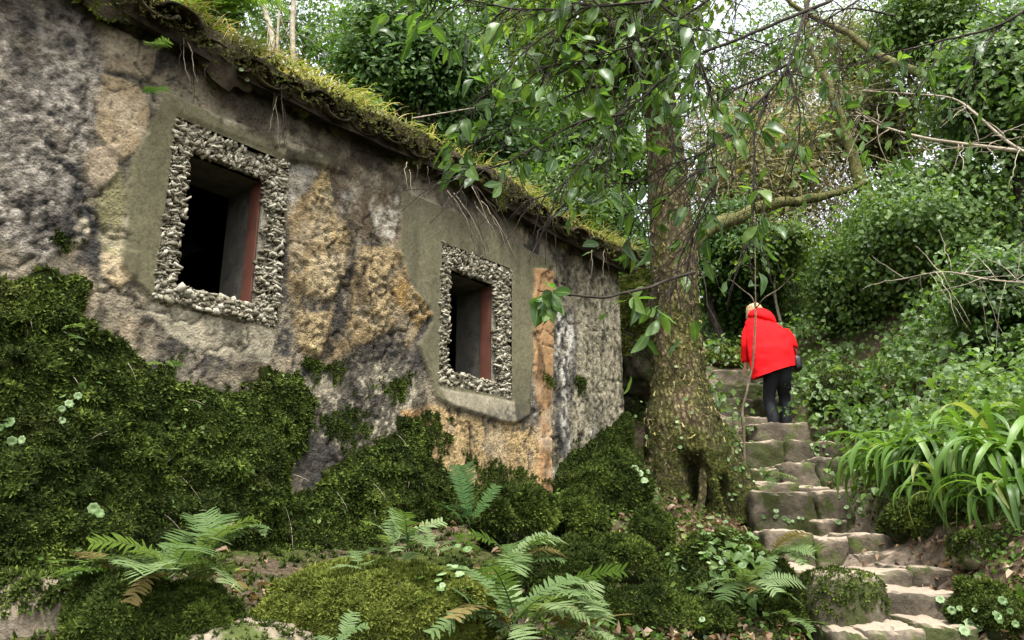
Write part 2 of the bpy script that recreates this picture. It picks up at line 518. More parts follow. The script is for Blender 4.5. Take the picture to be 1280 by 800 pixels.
def px_poly(pts): return np.array([wall_sz(*p) for p in pts])
ds = 0.0115
ss = np.arange(S0, S1 + 1e-6, ds); zz = np.arange(Z0, Z1 + 1e-6, ds)
# snap grid lines to the window openings
for wdw in WINS:
    for v, ax in ((wdw['out'][0], ss), (wdw['out'][1], ss), (wdw['out'][2], zz), (wdw['out'][3], zz)):
        i = np.argmin(abs(ax - v)); ax[i] = v
SS, ZZ = np.meshgrid(ss, zz, indexing='ij')
pw = np.stack([SS, ZZ, np.zeros_like(SS)], -1)
wob = 0.030 * fbm(pw, 5, 4, 21); wob2 = 0.030 * fbm(pw + 9, 5, 4, 22)
fine = fbm(pw, 34, 4, 31, .62); mid = fbm(pw, 9, 4, 32); big = fbm(pw, 2.2, 4, 33)
streak = fbm(np.stack([SS * 7, ZZ * 1.1, 0 * SS], -1), 1, 5, 34)
def mask(pts, soft=0.008, warp=1.0):
    d = sdf_poly(SS + wob * warp, ZZ + wob2 * warp, px_poly(pts))
    return smooth(soft, -soft, d)
def lerp(a, b, m): return a * (1 - m[..., None]) + np.asarray(b, float) * m[..., None]
C = np.zeros(SS.shape + (3,)); H = np.zeros(SS.shape)
RGH = np.ones(SS.shape)                                     # how lumpy the fine relief is
# rubble and weathered render everywhere: grey-brown
C[:] = (0.225, 0.20, 0.15)
C = lerp(C, (0.30, 0.25, 0.18), smooth(-0.05, 0.45, mid))
C = lerp(C, (0.05, 0.047, 0.044), smooth(0.0, 0.4, -big + 0.35 * fine))
# far left: coarse dark and pale pebbled render
m = mask([(-120, -60), (125, 20), (128, 120), (112, 200), (100, 260), (88, 300), (50, 330), (0, 300), (-150, 280)], 0.03)
rg = lerp(np.broadcast_to(np.array([0.19, 0.175, 0.155]), C.shape).copy(), (0.50, 0.465, 0.42), smooth(-0.12, 0.42, fine + 0.35 * mid))
rg = lerp(rg, (0.035, 0.035, 0.038), smooth(0.16, 0.42, -fine - 0.3 * big))
C = lerp(C, rg, m); H += m * 0.012; RGH += m * 0.55
# tan plaster patches to the left of the first window
for pts, col in (([(122, 95), (185, 110), (186, 140), (165, 190), (150, 205), (120, 165)], (0.25, 0.20, 0.13)),
                 ([(105, 195), (150, 180), (146, 220), (122, 240), (106, 215)], (0.26, 0.215, 0.16)),
                 ([(128, 320), (148, 305), (172, 315), (170, 345), (150, 358), (128, 345)], (0.38, 0.305, 0.19)),
                 ([(118, 20), (200, 60), (190, 100), (125, 90)], (0.22, 0.18, 0.13)),
                 ([(88, 290), (110, 265), (112, 300), (95, 310)], (0.34, 0.31, 0.23))):
    mm = mask(pts); C = lerp(C, np.array(col) * (1 + 0.28 * fine + 0.15 * mid)[..., None], mm * 0.95); H += mm * 0.012; RGH -= mm * 0.3
C = lerp(C, (0.03, 0.032, 0.035), mask([(88, 225), (104, 200), (112, 250), (125, 270), (130, 300), (125, 340), (112, 300), (80, 310), (75, 280)], 0.03) * smooth(-0.3, 0.2, fine))
C = lerp(C, (0.20, 0.19, 0.10), mask([(120, 250), (150, 210), (165, 300), (160, 320), (130, 315)], 0.02) * 0.8)
# smooth cement bands round the windows
cem = np.broadcast_to(np.array([0.108, 0.103, 0.064]), C.shape) * (1 + 0.2 * mid + 0.14 * fine + 0.3 * big - .35 * smooth(.1, .45, streak))[..., None]
m = mask([(208, 118), (250, 138), (330, 170), (420, 196), (425, 215), (390, 205), (357, 203), (352, 300), (344, 408), (191, 375), (168, 352), (150, 330), (152, 250), (163, 200), (186, 150)], 0.008, 0.5)
C = lerp(C, cem, m); H += m * 0.020; RGH = RGH * (1 - m * 0.8)
lint = mask([(208, 118), (330, 170), (420, 196), (425, 215), (357, 200), (217, 144)], 0.012, 0.4)
H += lint * 0.012
m2 = mask([(502, 238), (560, 262), (640, 300), (694, 332), (672, 345), (664, 420), (662, 520), (640, 530), (590, 516), (545, 500), (536, 470), (522, 432), (538, 402), (534, 384), (520, 372), (506, 345), (496, 318), (498, 280)], 0.008, 0.6)
C = lerp(C, cem * np.array([1.05, 1.05, 1.1]), m2); H += m2 * 0.020; RGH = RGH * (1 - m2 * 0.8)
# pale slabs below the sills
for pts in ([(192, 378), (346, 413), (338, 452), (300, 456), (248, 438), (210, 418), (186, 392)], [(546, 484), (640, 502), (643, 530), (592, 517), (560, 506)]):
    mm = mask(pts, 0.008, 0.5)
    C = lerp(C, np.array([0.26, 0.24, 0.185]) * (1 + 0.25 * fine + 0.3 * mid)[..., None], mm); H += mm * 0.003; RGH = RGH * (1 - mm * 0.4)
# between the windows: ochre rubble, white bloom, dark runs
och = lambda k: np.array(k) * (1 + 0.5 * fine + 0.25 * mid)[..., None]
for pts, col in (([(360, 260), (390, 212), (412, 208), (424, 260), (438, 292), (452, 300), (500, 315), (510, 350), (536, 392), (520, 420), (505, 450), (470, 450), (445, 440), (430, 470), (395, 460), (375, 440), (365, 400), (352, 330)], (0.26, 0.195, 0.105)),
                 ([(388, 215), (412, 210), (428, 295), (404, 312), (386, 300)], (0.47, 0.365, 0.195)),
                 ([(380, 320), (432, 318), (428, 350), (412, 375), (392, 360)], (0.53, 0.435, 0.27)),
                 ([(375, 390), (412, 390), (410, 430), (392, 448), (374, 430)], (0.50, 0.40, 0.235)),
                 ([(445, 302), (492, 318), (486, 350), (482, 400), (470, 420), (445, 400), (448, 340)], (0.45, 0.355, 0.205)),
                 ([(340, 310), (372, 305), (380, 325), (372, 340), (348, 340)], (0.42, 0.34, 0.22)),
                 ([(505, 345), (536, 392), (522, 408), (500, 385), (490, 360)], (0.36, 0.24, 0.09))):
    mm = mask(pts, 0.016, 1.7) * (0.25 + 0.75 * smooth(-.42, -.08, mid + .7 * fine)); C = lerp(C, och(col), mm * 0.92); H += mm * 0.008; RGH += mm * 0.35
for pts in ([(430, 292), (446, 296), (446, 340), (438, 350), (436, 400), (420, 440), (396, 462), (372, 480), (372, 462), (405, 440), (418, 400), (425, 350), (436, 340)],
            [(348, 300), (360, 280), (362, 330), (358, 345), (366, 400), (362, 440), (345, 450), (342, 420), (348, 360)],
            [(408, 210), (425, 205), (430, 260), (420, 258)],
            [(440, 430), (500, 410), (520, 470), (530, 500), (470, 490), (430, 470)],
            [(380, 370), (425, 372), (410, 392), (378, 395)]):
    mm = mask(pts, 0.02, 1.2) * smooth(-0.55, 0.1, fine + streak * 0.6)
    C = lerp(C, np.array([0.035, 0.036, 0.038]), mm * 0.92); H -= mm * 0.008
m = mask([(412, 200), (500, 240), (498, 300), (470, 300), (430, 285)], 0.03)
C = lerp(C, np.array([0.105, 0.08, 0.055]) * (1 + 0.4 * fine)[..., None], m * 0.85)
for pts in ([(358, 204), (382, 204), (396, 212), (386, 240), (374, 246), (362, 272), (356, 250)], [(424, 240), (445, 235), (450, 260), (430, 270)],
            [(462, 250), (500, 245), (498, 270), (490, 300), (470, 290)]):
    mm = mask(pts, 0.02, 1.2) * smooth(-0.35, 0.25, mid + 0.5 * fine)
    C = lerp(C, np.array([0.58, 0.56, 0.51]), mm * 0.85); H += mm * 0.004
# grey pitted band under it
m = mask([(385, 470), (440, 440), (520, 460), (530, 505), (510, 530), (470, 560), (420, 560), (380, 540)], 0.03)
g2 = lerp(np.broadcast_to(np.array([0.08, 0.075, 0.062]), C.shape).copy(), (0.37, 0.345, 0.265), smooth(-0.1, 0.35, fine + 0.3 * big))
C = lerp(C, g2, m * 0.9)
# lower orange-ochre field
m = mask([(500, 512), (545, 508), (600, 522), (660, 530), (690, 540), (690, 650), (640, 660), (560, 620), (530, 560)], 0.02)
C = lerp(C, och((0.43, 0.32, 0.165)), m * 0.95)
mm = m * smooth(0.12, 0.4, fine - 0.25 * big); C = lerp(C, np.array([0.07, 0.055, 0.04]), mm * 0.85); H -= mm * 0.006
C = lerp(C, och((0.46, 0.24, 0.10)), mask([(500, 512), (520, 512), (535, 530), (515, 540)], 0.03) * 0.7)
m = mask([(640, 505), (690, 505), (690, 548), (640, 535), (590, 524), (560, 508), (545, 505), (600, 515)], 0.03)
C = lerp(C, np.array([0.06, 0.055, 0.05]), m * smooth(-0.3, 0.2, fine) * 0.85)
# right part: grey lichen, white runs, dark runs
m = mask([(690, 330), (790, 330), (795, 560), (690, 640)], 0.01)
rr = lerp(np.broadcast_to(np.array([0.20, 0.185, 0.13]), C.shape).copy(), (0.40, 0.375, 0.29), smooth(-0.05, 0.3, fine + 0.3 * mid))
rr = lerp(rr, (0.05, 0.048, 0.045), smooth(0.18, 0.4, -fine))
C = lerp(C, rr, m)
m = mask([(692, 395), (720, 380), (722, 470), (712, 520), (715, 580), (698, 570), (692, 500)], 0.02)
C = lerp(C, np.array([0.05, 0.05, 0.055]), m * smooth(-0.3, 0.15, streak + 0.4 * fine) * 0.9)
for pts in ([(700, 400), (716, 392), (718, 440), (710, 500), (714, 600), (704, 596), (702, 500)], [(725, 540), (752, 510), (760, 560), (745, 580)], [(690, 385), (700, 385), (698, 480), (690, 460)],
            [(662, 400), (668, 400), (672, 520), (666, 520)]):
    mm = mask(pts, 0.03, 1.3) * smooth(-0.2, 0.25, streak + 0.5 * fine)
    mm = mm * smooth(-.25, .15, fbm(pw, 22, 3, 40) + .3 * streak); C = lerp(C, np.array([0.62, 0.61, 0.57]), mm * 0.9); H += mm * 0.004
m = mask([(664, 335), (692, 340), (690, 450), (688, 560), (690, 625), (672, 622), (674, 530), (664, 450)], 0.008, 0.8)
C = lerp(C, np.array([0.30, 0.185, 0.095]) * (1 + 0.14 * fine + 0.12 * mid)[..., None], m * 0.95); H += m * 0.02; RGH = RGH * (1 - m * 0.7)
m = mask([(688, 590), (712, 575), (710, 640), (700, 660), (690, 620)], 0.01)
C = lerp(C, np.array([0.50, 0.48, 0.42]) * (1 + 0.2 * fine)[..., None], m * 0.9)
# eave shade painted into the wall top, with a streaky lower edge
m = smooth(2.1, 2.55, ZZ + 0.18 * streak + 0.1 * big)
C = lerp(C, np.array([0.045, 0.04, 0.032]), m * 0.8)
# moss stain creeping up from the bank
m = smooth(0.35, 0.75, -ZZ * 0.55 + 0.35 + 0.5 * mid + 0.25 * big)
C = lerp(C, np.array([0.045, 0.055, 0.014]), m * 0.6)
cemm = np.maximum(m2, mask([(208, 118), (357, 200), (344, 408), (191, 375), (150, 330), (163, 200)], .01))
st2 = fbm(np.stack([SS * 9 + 1.5 * wob * 20, ZZ * 2.4, 0 * SS], -1), 1, 5, 37)
C = C * (1 - 0.62 * smooth(.10, .45, st2 + .5 * mid + .25 * big) * (1 - .7 * cemm) * smooth(-.2, .5, ZZ))[..., None]
C = lerp(C, np.array([.46, .41, .32]), .35 * smooth(.12, .42, fbm(pw, 5, 5, 38, .65)) * (1 - cemm))
C = C * (1 - .6 * smooth(.2, .5, fbm(pw, 48, 3, 39, .65)) * (1 - .75 * cemm))[..., None]
C = np.clip(C * np.array([0.98, 0.94, 0.87]) * (1 + 0.25 * fbm(pw, 70, 2, 51))[..., None], 0.006, 0.9)
H += RGH * (0.0055 * fine + 0.003 * mid + 0.005 * fbm(pw, 62, 2, 35)) + 0.007 * big * (1 - 0.6 * np.maximum(m2, lint))
# crumbled edges: shallow cracks
crk = np.abs(fbm(pw, 3.1, 4, 61)); ck = smooth(0.035, 0.0, crk) * (1 - 0.85 * np.maximum(m2, mask([(208, 118), (357, 200), (344, 408), (191, 375), (150, 330)], .01)))
H -= 0.010 * ck; C = C * (1 - 0.7 * ck)[..., None]
WV = wall_pt(SS, ZZ, H)
WF = grid_faces(len(ss), len(zz))
cs, cz = 0.25 * sum(SS.ravel()[WF[:, k]] for k in range(4)), 0.25 * sum(ZZ.ravel()[WF[:, k]] for k in range(4))
keep = np.ones(len(WF), bool)
for wdw in WINS:
    a, b, c0, d0 = wdw['out']
    keep &= ~((cs > a) & (cs < b) & (cz > c0) & (cz < d0))
# beyond the visible stretch the wall goes on, plain
t = NT('weathered_plaster')
cc = t.attr('wallcol', 'Color')
fn = t.noise(70, 7, 0.75, t.obj()); fn2 = t.noise(160, 3, 0.6, t.obj())
cc = t.mix(0.75, cc, t.ramp(fn, [(0.3, (0.32, 0.30, 0.28)), (0.5, (1.0, 1.0, 1.0)), (0.7, (1.45, 1.42, 1.35))]), 'MULTIPLY')
t.base(cc, 0.92, 0.15)
hh = t.math('ADD', t.math('ADD', fn, t.math('MULTIPLY', fn2, 0.4)), t.math('MULTIPLY', t.voro(75, t.obj()), 0.5))
bmp = t.node('Bump'); bmp.inputs['Distance'].default_value = 0.018
t.l.new(hh, bmp.inputs['Height']); t.l.new(t.math('MULTIPLY', t.attr('lump'), 0.9), bmp.inputs['Strength']); t.l.new(bmp.outputs[0], t.b.inputs['Normal'])
M_wall = t.m
hpart('wall', WV.reshape(-1, 3), WF[keep], M_wall, cols={'wallcol': C.reshape(-1, 3)}, attrs={'lump': RGH.ravel()})
TH = 0.42                                     # wall thickness
def slab(s0, s1, z0, z1, o0, o1):
    V = np.array([wall_pt(s, z, o) for s in (s0, s1) for z in (z0, z1) for o in (o0, o1)])
    F = np.array([[0, 1, 3, 2], [4, 6, 7, 5], [0, 4, 5, 1], [2, 3, 7, 6], [0, 2, 6, 4], [1, 5, 7, 3]])
    return V, F
def mat_plain(name, c1, c2, scale=12, rough=0.9, bump=0.5, spec=0.2):
    t = NT(name); n = t.noise(scale, 6, 0.65, t.obj())
    t.base(t.ramp(n, [(0.3, c1), (0.7, c2)]), rough, spec); t.bump(n, bump, 0.02)
    return t.m
M_inner = mat_plain('inner_plaster', (0.045, 0.042, 0.034), (0.10, 0.093, 0.076))
M_room = mat_plain('dark_plaster', (0.02, 0.019, 0.017), (0.05, 0.047, 0.04))  # near-black plaster, the same on all room surfaces
M_side = mat_plain('side_plaster', (0.10, 0.09, 0.07), (0.26, 0.23, 0.17), 7)
# near end of the same wall (beyond the left edge of the view), end wall, back wall, room ceiling and floor
hpart('wall', *slab(1.2, S0 + .012, -0.6, Z1, -TH, 0.01), M_side)
hpart('end_wall', *slab(S1 - 0.02, S1 - 0.004 + .02, -0.35, Z1 - .04, -2.9, -0.02), M_side)
hpart('end_wall', *slab(1.0, 1.2, -0.6, Z1 - .04, -2.9, -0.02), M_side)
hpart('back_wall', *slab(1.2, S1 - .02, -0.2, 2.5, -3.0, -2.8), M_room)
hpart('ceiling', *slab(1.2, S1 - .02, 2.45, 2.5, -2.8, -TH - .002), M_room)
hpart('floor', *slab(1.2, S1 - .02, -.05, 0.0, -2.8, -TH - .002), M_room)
# inner skin of the front wall with the two openings
a1, b1, c1, d1 = WINS[0]['out']; a2, b2, c2, d2 = WINS[1]['out']
inner = [slab(S0, a1, Z0, Z1, -TH, -TH + .05), slab(b1, a2, Z0, Z1, -TH, -TH + .05), slab(b2, S1 - .03, Z0, Z1, -TH, -TH + .05),
         slab(a1, b1, Z0, c1, -TH, -TH + .05), slab(a1, b1, d1, Z1, -TH, -TH + .05), slab(a2, b2, Z0, c2, -TH, -TH + .05), slab(a2, b2, d2, Z1, -TH, -TH + .05)]
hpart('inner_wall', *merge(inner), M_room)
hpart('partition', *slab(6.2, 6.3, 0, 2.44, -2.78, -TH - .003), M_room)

t = NT('wood_jamb')
n = t.noise(6, 6, 0.6, t.obj())
t.base(t.ramp(n, [(0.3, (0.07, 0.027, 0.018)), (0.7, (0.13, 0.048, 0.031))]), 0.6, 0.3)
M_jamb = t.m
t = NT('encrusted_stone')
v = t.obj(); n = t.noise(22, 6, 0.7, v); r_ = t.attr('rnd')
k = t.math('ADD', t.math('MULTIPLY', r_, 0.5), t.math('MULTIPLY', n, 0.55))
t.base(t.ramp(k, [(0.2, (0.075, 0.066, 0.043)), (0.5, (0.22, 0.198, 0.14)), (0.85, (0.46, 0.425, 0.34))]), 0.9, 0.15)
t.bump(t.noise(70, 5, 0.7, v), 0.7, 0.015)
M_crust = t.m
M_bed = mat_plain('mortar', (0.12, 0.108, 0.078), (0.30, 0.275, 0.21), 60, 0.95, 0.9)
def rock_unit(n=6):
    """rounded cube shell, unit half size"""
    g = np.linspace(-1, 1, n + 1)
    Vd, F = {}, []
    Vl = []
    def vid(p):
        k = tuple(np.round(p, 5))
        if k not in Vd: Vd[k] = len(Vl); Vl.append(p)
        return Vd[k]
    for ax in range(3):
        for sg in (-1, 1):
            for i in range(n):
                for j in range(n):
                    q = []
                    for (a, b) in ((i, j), (i + 1, j), (i + 1, j + 1), (i, j + 1)):
                        p = [0, 0, 0]; p[ax] = sg; p[(ax + 1) % 3] = g[a]; p[(ax + 2) % 3] = g[b]
                        q.append(vid(p))
                    F.append(q if sg > 0 else q[::-1])
    V = np.array(Vl)
    return V, np.array(F)
RU1, RU6, RU10, RU18 = rock_unit(1), rock_unit(6), rock_unit(10), rock_unit(18)
def rounded(V, p=4.0):
    r = (np.abs(V) ** p).sum(-1, keepdims=True) ** (1 / p)
    return V / r
rs = np.random.RandomState(11)
for wi, wdw in enumerate(WINS):
    so0, so1, zo0, zo1 = wdw['out']; si0, si1, zi0, zi1 = wdw['inn']
    win = link('window', None, hut)
    win['label'] = ('larger nearer window opening with pale encrusted frame', 'farther window opening with pale encrusted frame')[wi]
    def wpart(name, V, F, mat, **kw): return npobj(name, np.asarray(V) - HO, F, mat, win, **kw)
    # lining of the opening
    e = 0.004
    wpart('reveal', *merge([slab(so0 - .05, si0, zo0, zo1, -TH + .04, -.03), slab(si1, so1 + .05, zo0, zo1, -TH + .04, -.03)]), M_inner, smooth_sh=False)
    wpart('reveal_head', *slab(si0 + e, si1 - e, zi1, zo1 - e, -TH + .04, -.03), M_inner, smooth_sh=False)
    wpart('sill', *slab(si0 + e, si1 - e, zo0 + e, zi0 - .02, -TH + .04, -.02), M_inner, smooth_sh=False)
    wpart('wooden_jamb', *slab(si1 - .012, si1 - .002, zi0 - .02, zi1 - .003, -.125, -.035), M_jamb, smooth_sh=False)
    # frame of small stones and mortar: a bed with chips pressed into it
    parts = [slab(so0 + .004, si0, zo0, zo1, -.06, -.012), slab(si1, so1 - .004, zo0, zo1, -.06, -.012),
             slab(si0, si1, zi1, zo1 - .004, -.061, -.013), slab(si0, si1, zo0 + .004, zi0, -.061, -.013)]
    wpart('mortar_bed', *merge(parts), M_bed, smooth_sh=False)
    pos, sca, rot = [], [], []
    N = 2900
    while len(pos) < N:
        s, z = rs.uniform(so0 - .002, so1 + .002), rs.uniform(zo0 - .002, zo1 + .002)
        jt = rs.normal(0, .006)
        if si0 + jt < s < si1 - jt and zi0 + jt < z < zi1 - jt: continue
        if vnoise(s * 9, z * 9, wi * 5.0) < -.55 and rs.rand() < .8: continue
        side = s < si0 or s > si1
        k_ = rs.uniform(.6, 1.0) if rs.rand() < .7 else rs.uniform(1.1, 1.7)
        l, h_, d_ = k_ * rs.uniform(.009, .024), k_ * rs.uniform(.0035, .0075), k_ * rs.uniform(.008, .017)
        if z < zi0: l, h_ = l * .95, h_ * 1.55
        if side and rs.rand() < .8: rl = rs.normal(0.35, .55)
        else: rl = rs.normal(0, .5) + (0.9 if not side and z > zi1 else 0)
        pos.append((s, z)); sca.append((l, d_, h_)); rot.append(rl)
    pos = np.array(pos); rot = np.array(rot)
    ctr = wall_pt(pos[:, 0], pos[:, 1], rs.uniform(-.012, .014, N))
    x = np.cos(rot)[:, None] * WD + np.sin(rot)[:, None] * np.array([0, 0, 1.0])
    y = np.broadcast_to(WN, x.shape)
    tilt = rs.normal(0, .35, (N, 1)); x = nrm(x + tilt * y)
    z_ = np.cross(x, y); z_ = nrm(z_); y = np.cross(z_, x)
    Mx = np.stack([x, y, z_], -1)
    T = rounded(RU1[0], 2.6) * 1.15 * (1 + 0.3 * fbm(RU1[0] * 1.7, 1, 2, 5))[:, None]
    V, F, idn = bake(T, RU1[1], ctr, Mx, np.array(sca))
    V += 0.008 * np.stack([fbm(V, 45, 3, 1), fbm(V, 55, 2, 2), fbm(V, 55, 2, 3)], -1)
    o = wpart('window_frame', V, F, M_crust, smooth_sh=True, attrs={'rnd': rs.rand(N)[idn]})
    o['kind'] = 'stuff'

# ---------------------------------------------------------------- roof
t = NT('old_clay_tile')
n = t.noise(9, 6, 0.65, t.obj()); oi = t.node('ObjectInfo').outputs['Random']
c = t.ramp(t.math('ADD', t.math('MULTIPLY', n, 0.8), t.math('MULTIPLY', oi, 0.2)), [(0.3, (0.014, 0.011, 0.007)), (0.5, (0.042, 0.032, 0.020)), (0.66, (0.085, 0.066, 0.04)), (0.78, (0.07, 0.08, 0.02))])
t.base(c, 0.9, 0.15); t.bump(n, 0.7, 0.02)
M_tile = t.m
EZ = lambda s: 2.50 - 0.02 * (s - 4) + 0.03 * math.sin(s * 2.1)       # eave height wanders
RP = rad(23)
M_earth = mat_plain('roof_earth', (0.015, 0.012, 0.008), (0.06, 0.045, 0.028), 18, 0.95, 0.9)
sr = np.linspace(1.0, S1 + .12, 90); orr = np.linspace(0.10, -3.1, 22)
SR, OR = np.meshgrid(sr, orr, indexing='ij')
ez = np.array([EZ(s) for s in sr])[:, None]
peak = -1.45
up = np.where(OR > peak, (0.10 - OR), (0.10 - peak) - (peak - OR)) * math.tan(RP)
zr = ez + 0.09 + up + 0.03 * fbm(np.stack([SR, OR, 0 * SR], -1), 3, 3, 71)
top = wall_pt(SR, zr, OR); bot = wall_pt(SR, zr - 0.10, OR)
Vr = np.concatenate([top.reshape(-1, 3), bot.reshape(-1, 3)])
Fg = grid_faces(90, 22); nb = 90 * 22
b0 = np.concatenate([np.arange(22), np.arange(1, 90) * 22 + 21, (89 * 22 + np.arange(20, -1, -1)), np.arange(88, 0, -1) * 22])
b1_ = np.roll(b0, -1)
roof = hpart('roof', Vr, np.concatenate([Fg[:, ::-1], Fg + nb, np.stack([b0, b1_, b1_ + nb, b0 + nb], -1)]), M_earth)
def barrel(width, length, th=0.016, n=9, convex=True, taper=0.85):
    V = []
    for yy, wv in ((0, 1.0), (length * .5, (1 + taper) / 2), (length, taper)):
        for rr_ in (0, th):
            for a in np.linspace(0, math.pi, n):
                r = width / 2 * wv - rr_
                V.append((r * math.cos(a), yy, (r * math.sin(a)) * (0.5 if convex else -0.5)))
    V = np.array(V); F = []
    for i in range(2):
        for j in range(n - 1):
            for l in range(2):
                a = (i * 2 + l) * n + j; b = ((i + 1) * 2 + l) * n + j
                F.append([a, a + 1, b + 1, b] if l == 0 else [a, b, b + 1, a + 1])
    for j in range(n - 1):
        F.append([j, n + j, n + j + 1, j + 1]); a = 4 * n + j; F.append([a, a + 1, a + n + 1, a + n])
    for i in range(2):
        a = i * 2 * n; b = (i + 1) * 2 * n
        F.append([a, b, b + n, a + n]); a += n - 1; b += n - 1; F.append([a, a + n, b + n, b])
    return V, np.array(F)
tile_c = npmesh('roof_tile', *barrel(0.23, 0.46), M_tile)
tile_u = npmesh('roof_tile', *barrel(0.21, 0.46, convex=False), M_tile)
rs = np.random.RandomState(5)
i = 0; s = 1.1
while s < S1 + .1:
    for me, ds_, dz, do in ((tile_u, 0.0, 0.055, 0.0), (tile_c, 0.115, 0.06, 0.01)):
        st = s + ds_
        if st > S1 + .12: continue
        o = link('roof_tile', me, roof)
        outw = 0.145 + do + rs.normal(0, .03)
        p = wall_pt(st, EZ(st) + dz + rs.normal(0, .010), outw) - HO
        yv = nrm(-WN * math.cos(RP) + np.array([0, 0, 1]) * math.sin(RP) + WD * rs.normal(0, .05))
        xv = nrm(np.cross(yv, np.array([0, 0, 1.0]) + WD * rs.normal(0, .09))); zv = np.cross(xv, yv)
        o.matrix_local = Matrix(np.array([[*np.array([xv, yv, zv])[:, r], p[r]] for r in range(3)] + [[0, 0, 0, 1]]).tolist())
    s += 0.225 + rs.normal(0, .006); i += 1

# ---------------------------------------------------------------- stairs and rocks
def rock_verts(unit, half, seed, p=5.0, amp=0.08, freq=1.6, rotz=0.0, tilt=(0, 0)):
    V = rounded(unit[0], p)
    n = nrm(V)
    h = np.asarray(half, float)
    W = V * h
    m = h.mean()
    d = amp * fbm(W / m + seed * 7.3, freq, 4, seed) + 0.35 * amp * fbm(W / m + seed, freq * 4, 3, seed + 3)
    W = W + n * d[:, None] * m
    E = Matrix.Rotation(rotz, 3, 'Z') @ Matrix.Rotation(tilt[0], 3, 'X') @ Matrix.Rotation(tilt[1], 3, 'Y')
    return W @ np.array(E).T
RU14 = rock_unit(14); RU26 = rock_unit(22)
stairs = empty('stone_stairs', P(1120, 790, 4.2), 'steep rustic stairs of worn mossy stones climbing past the tree', 'stairs')
SO = np.array(stairs.location)
rs = np.random.RandomState(21)
STONES = [  # left, right, top, bottom (pixels of the front face), distance, moss
    (939, 1012, 529, 552, 9.2, 0), (1010, 1046, 532, 551, 9.25, 1),
    (927, 982, 552, 581, 8.35, 1), (981, 1052, 551, 580, 8.3, 1),
    (940, 976, 584, 612, 7.5, 1), (972, 1017, 579, 607, 7.6, 0), (1016, 1062, 573, 603, 7.7, 1),
    (948, 1000, 603, 618, 7.05, 0), (1000, 1040, 605, 618, 7.1, 0),
    (944, 1018, 614, 664, 6.55, 1), (1020, 1063, 612, 650, 6.6, 0), (1020, 1059, 648, 665, 6.35, 0),
    (964, 1022, 664, 712, 5.65, 0), (1020, 1064, 670, 709, 5.7, 0), (1062, 1121, 668, 694, 5.65, 0), (1119, 1166, 672, 700, 5.7, 1), (1078, 1132, 691, 712, 5.5, 0),
    (986, 1050, 709, 752, 4.95, 0), (1046, 1143, 713, 745, 4.9, 0), (1140, 1204, 708, 738, 4.95, 0),
    (1096, 1206, 740, 786, 4.35, 0), (1090, 1160, 783, 830, 3.95, 0), (1150, 1222, 780, 825, 4.0, 1), (1046, 1096, 784, 830, 3.95, 1),
    (899, 962, 522, 537, 9.75, 0), (897, 942, 535, 556, 9.4, 1),
    (898, 960, 497, 524, 10.25, 1), (950, 1000, 500, 524, 10.2, 1), (898, 956, 480, 498, 10.75, 1), (954, 992, 482, 500, 10.7, 1), (893, 944, 461, 482, 11.25, 0), (942, 980, 464, 484, 11.2, 1),
    (1104, 1176, 828, 880, 3.5, 0), (1170, 1240, 826, 880, 3.5, 0),
]
for k, (l, r, tp, bt, Y, ms) in enumerate(STONES):
    a = P(l, tp, Y); b = P(r, tp, Y); c_ = P(l, bt, Y)
    wx = (b[0] - a[0]) / 2 * 1.06; hz = (a[2] - c_[2]) / 2 + 0.07; dy = rs.uniform(.38, .46) if Y < 9.5 else .32
    ctr = np.array([(a[0] + b[0]) / 2, Y + dy, a[2] - hz])
    V = rock_verts(RU14, (wx, dy, hz), 100 + k, 16.0, 0.15, 2.6, rs.normal(0, .06), (rs.normal(0, .03), rs.normal(0, .035)))
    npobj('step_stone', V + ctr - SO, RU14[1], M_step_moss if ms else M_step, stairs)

def thing_rock(name, px, py, Y, half, label, cat, mat, seed, moss=0, msize=0.018, mmat=None, rotz=0, p=2.3, amp=0.55, unit=None, group=None, mossbias=0.0, tilt=(0, 0)):
    ctr = P(px, py, Y)
    unit = unit or (RU26 if name == 'moss_mound' else RU18)
    V = rock_verts(unit, half, seed, p, amp, 0.9, rotz, tilt)
    if name == 'moss_mound': V = V + nrm(V) * (.055 * np.abs(fbm(V + seed, 7, 2, seed)) + .02 * fbm(V + seed, 16, 2, seed))[:, None]
    base = ctr - np.array([0, 0, half[2] * .8])
    o = npobj(name, V + ctr - base, unit[1], mat)
    o.location = tuple(base)
    tag(o, label, cat, group)
    if moss:
        Vw = V + ctr
        n = nrm(V / np.asarray(half))
        wt = smooth(-0.5 + mossbias, 0.1 + mossbias, n[:, 2] + 0.5 * fbm(Vw, 4, 3, seed + 9))
        r = moss_tufts(Vw, unit[1], int(moss * .62), msize * 1.55, wt, seed)
        if r:
            mo = npobj('moss', r[0] - base, r[1], mmat or M_moss, o, attrs={'rnd': r[2]})
            mo['kind'] = 'stuff'
    return o
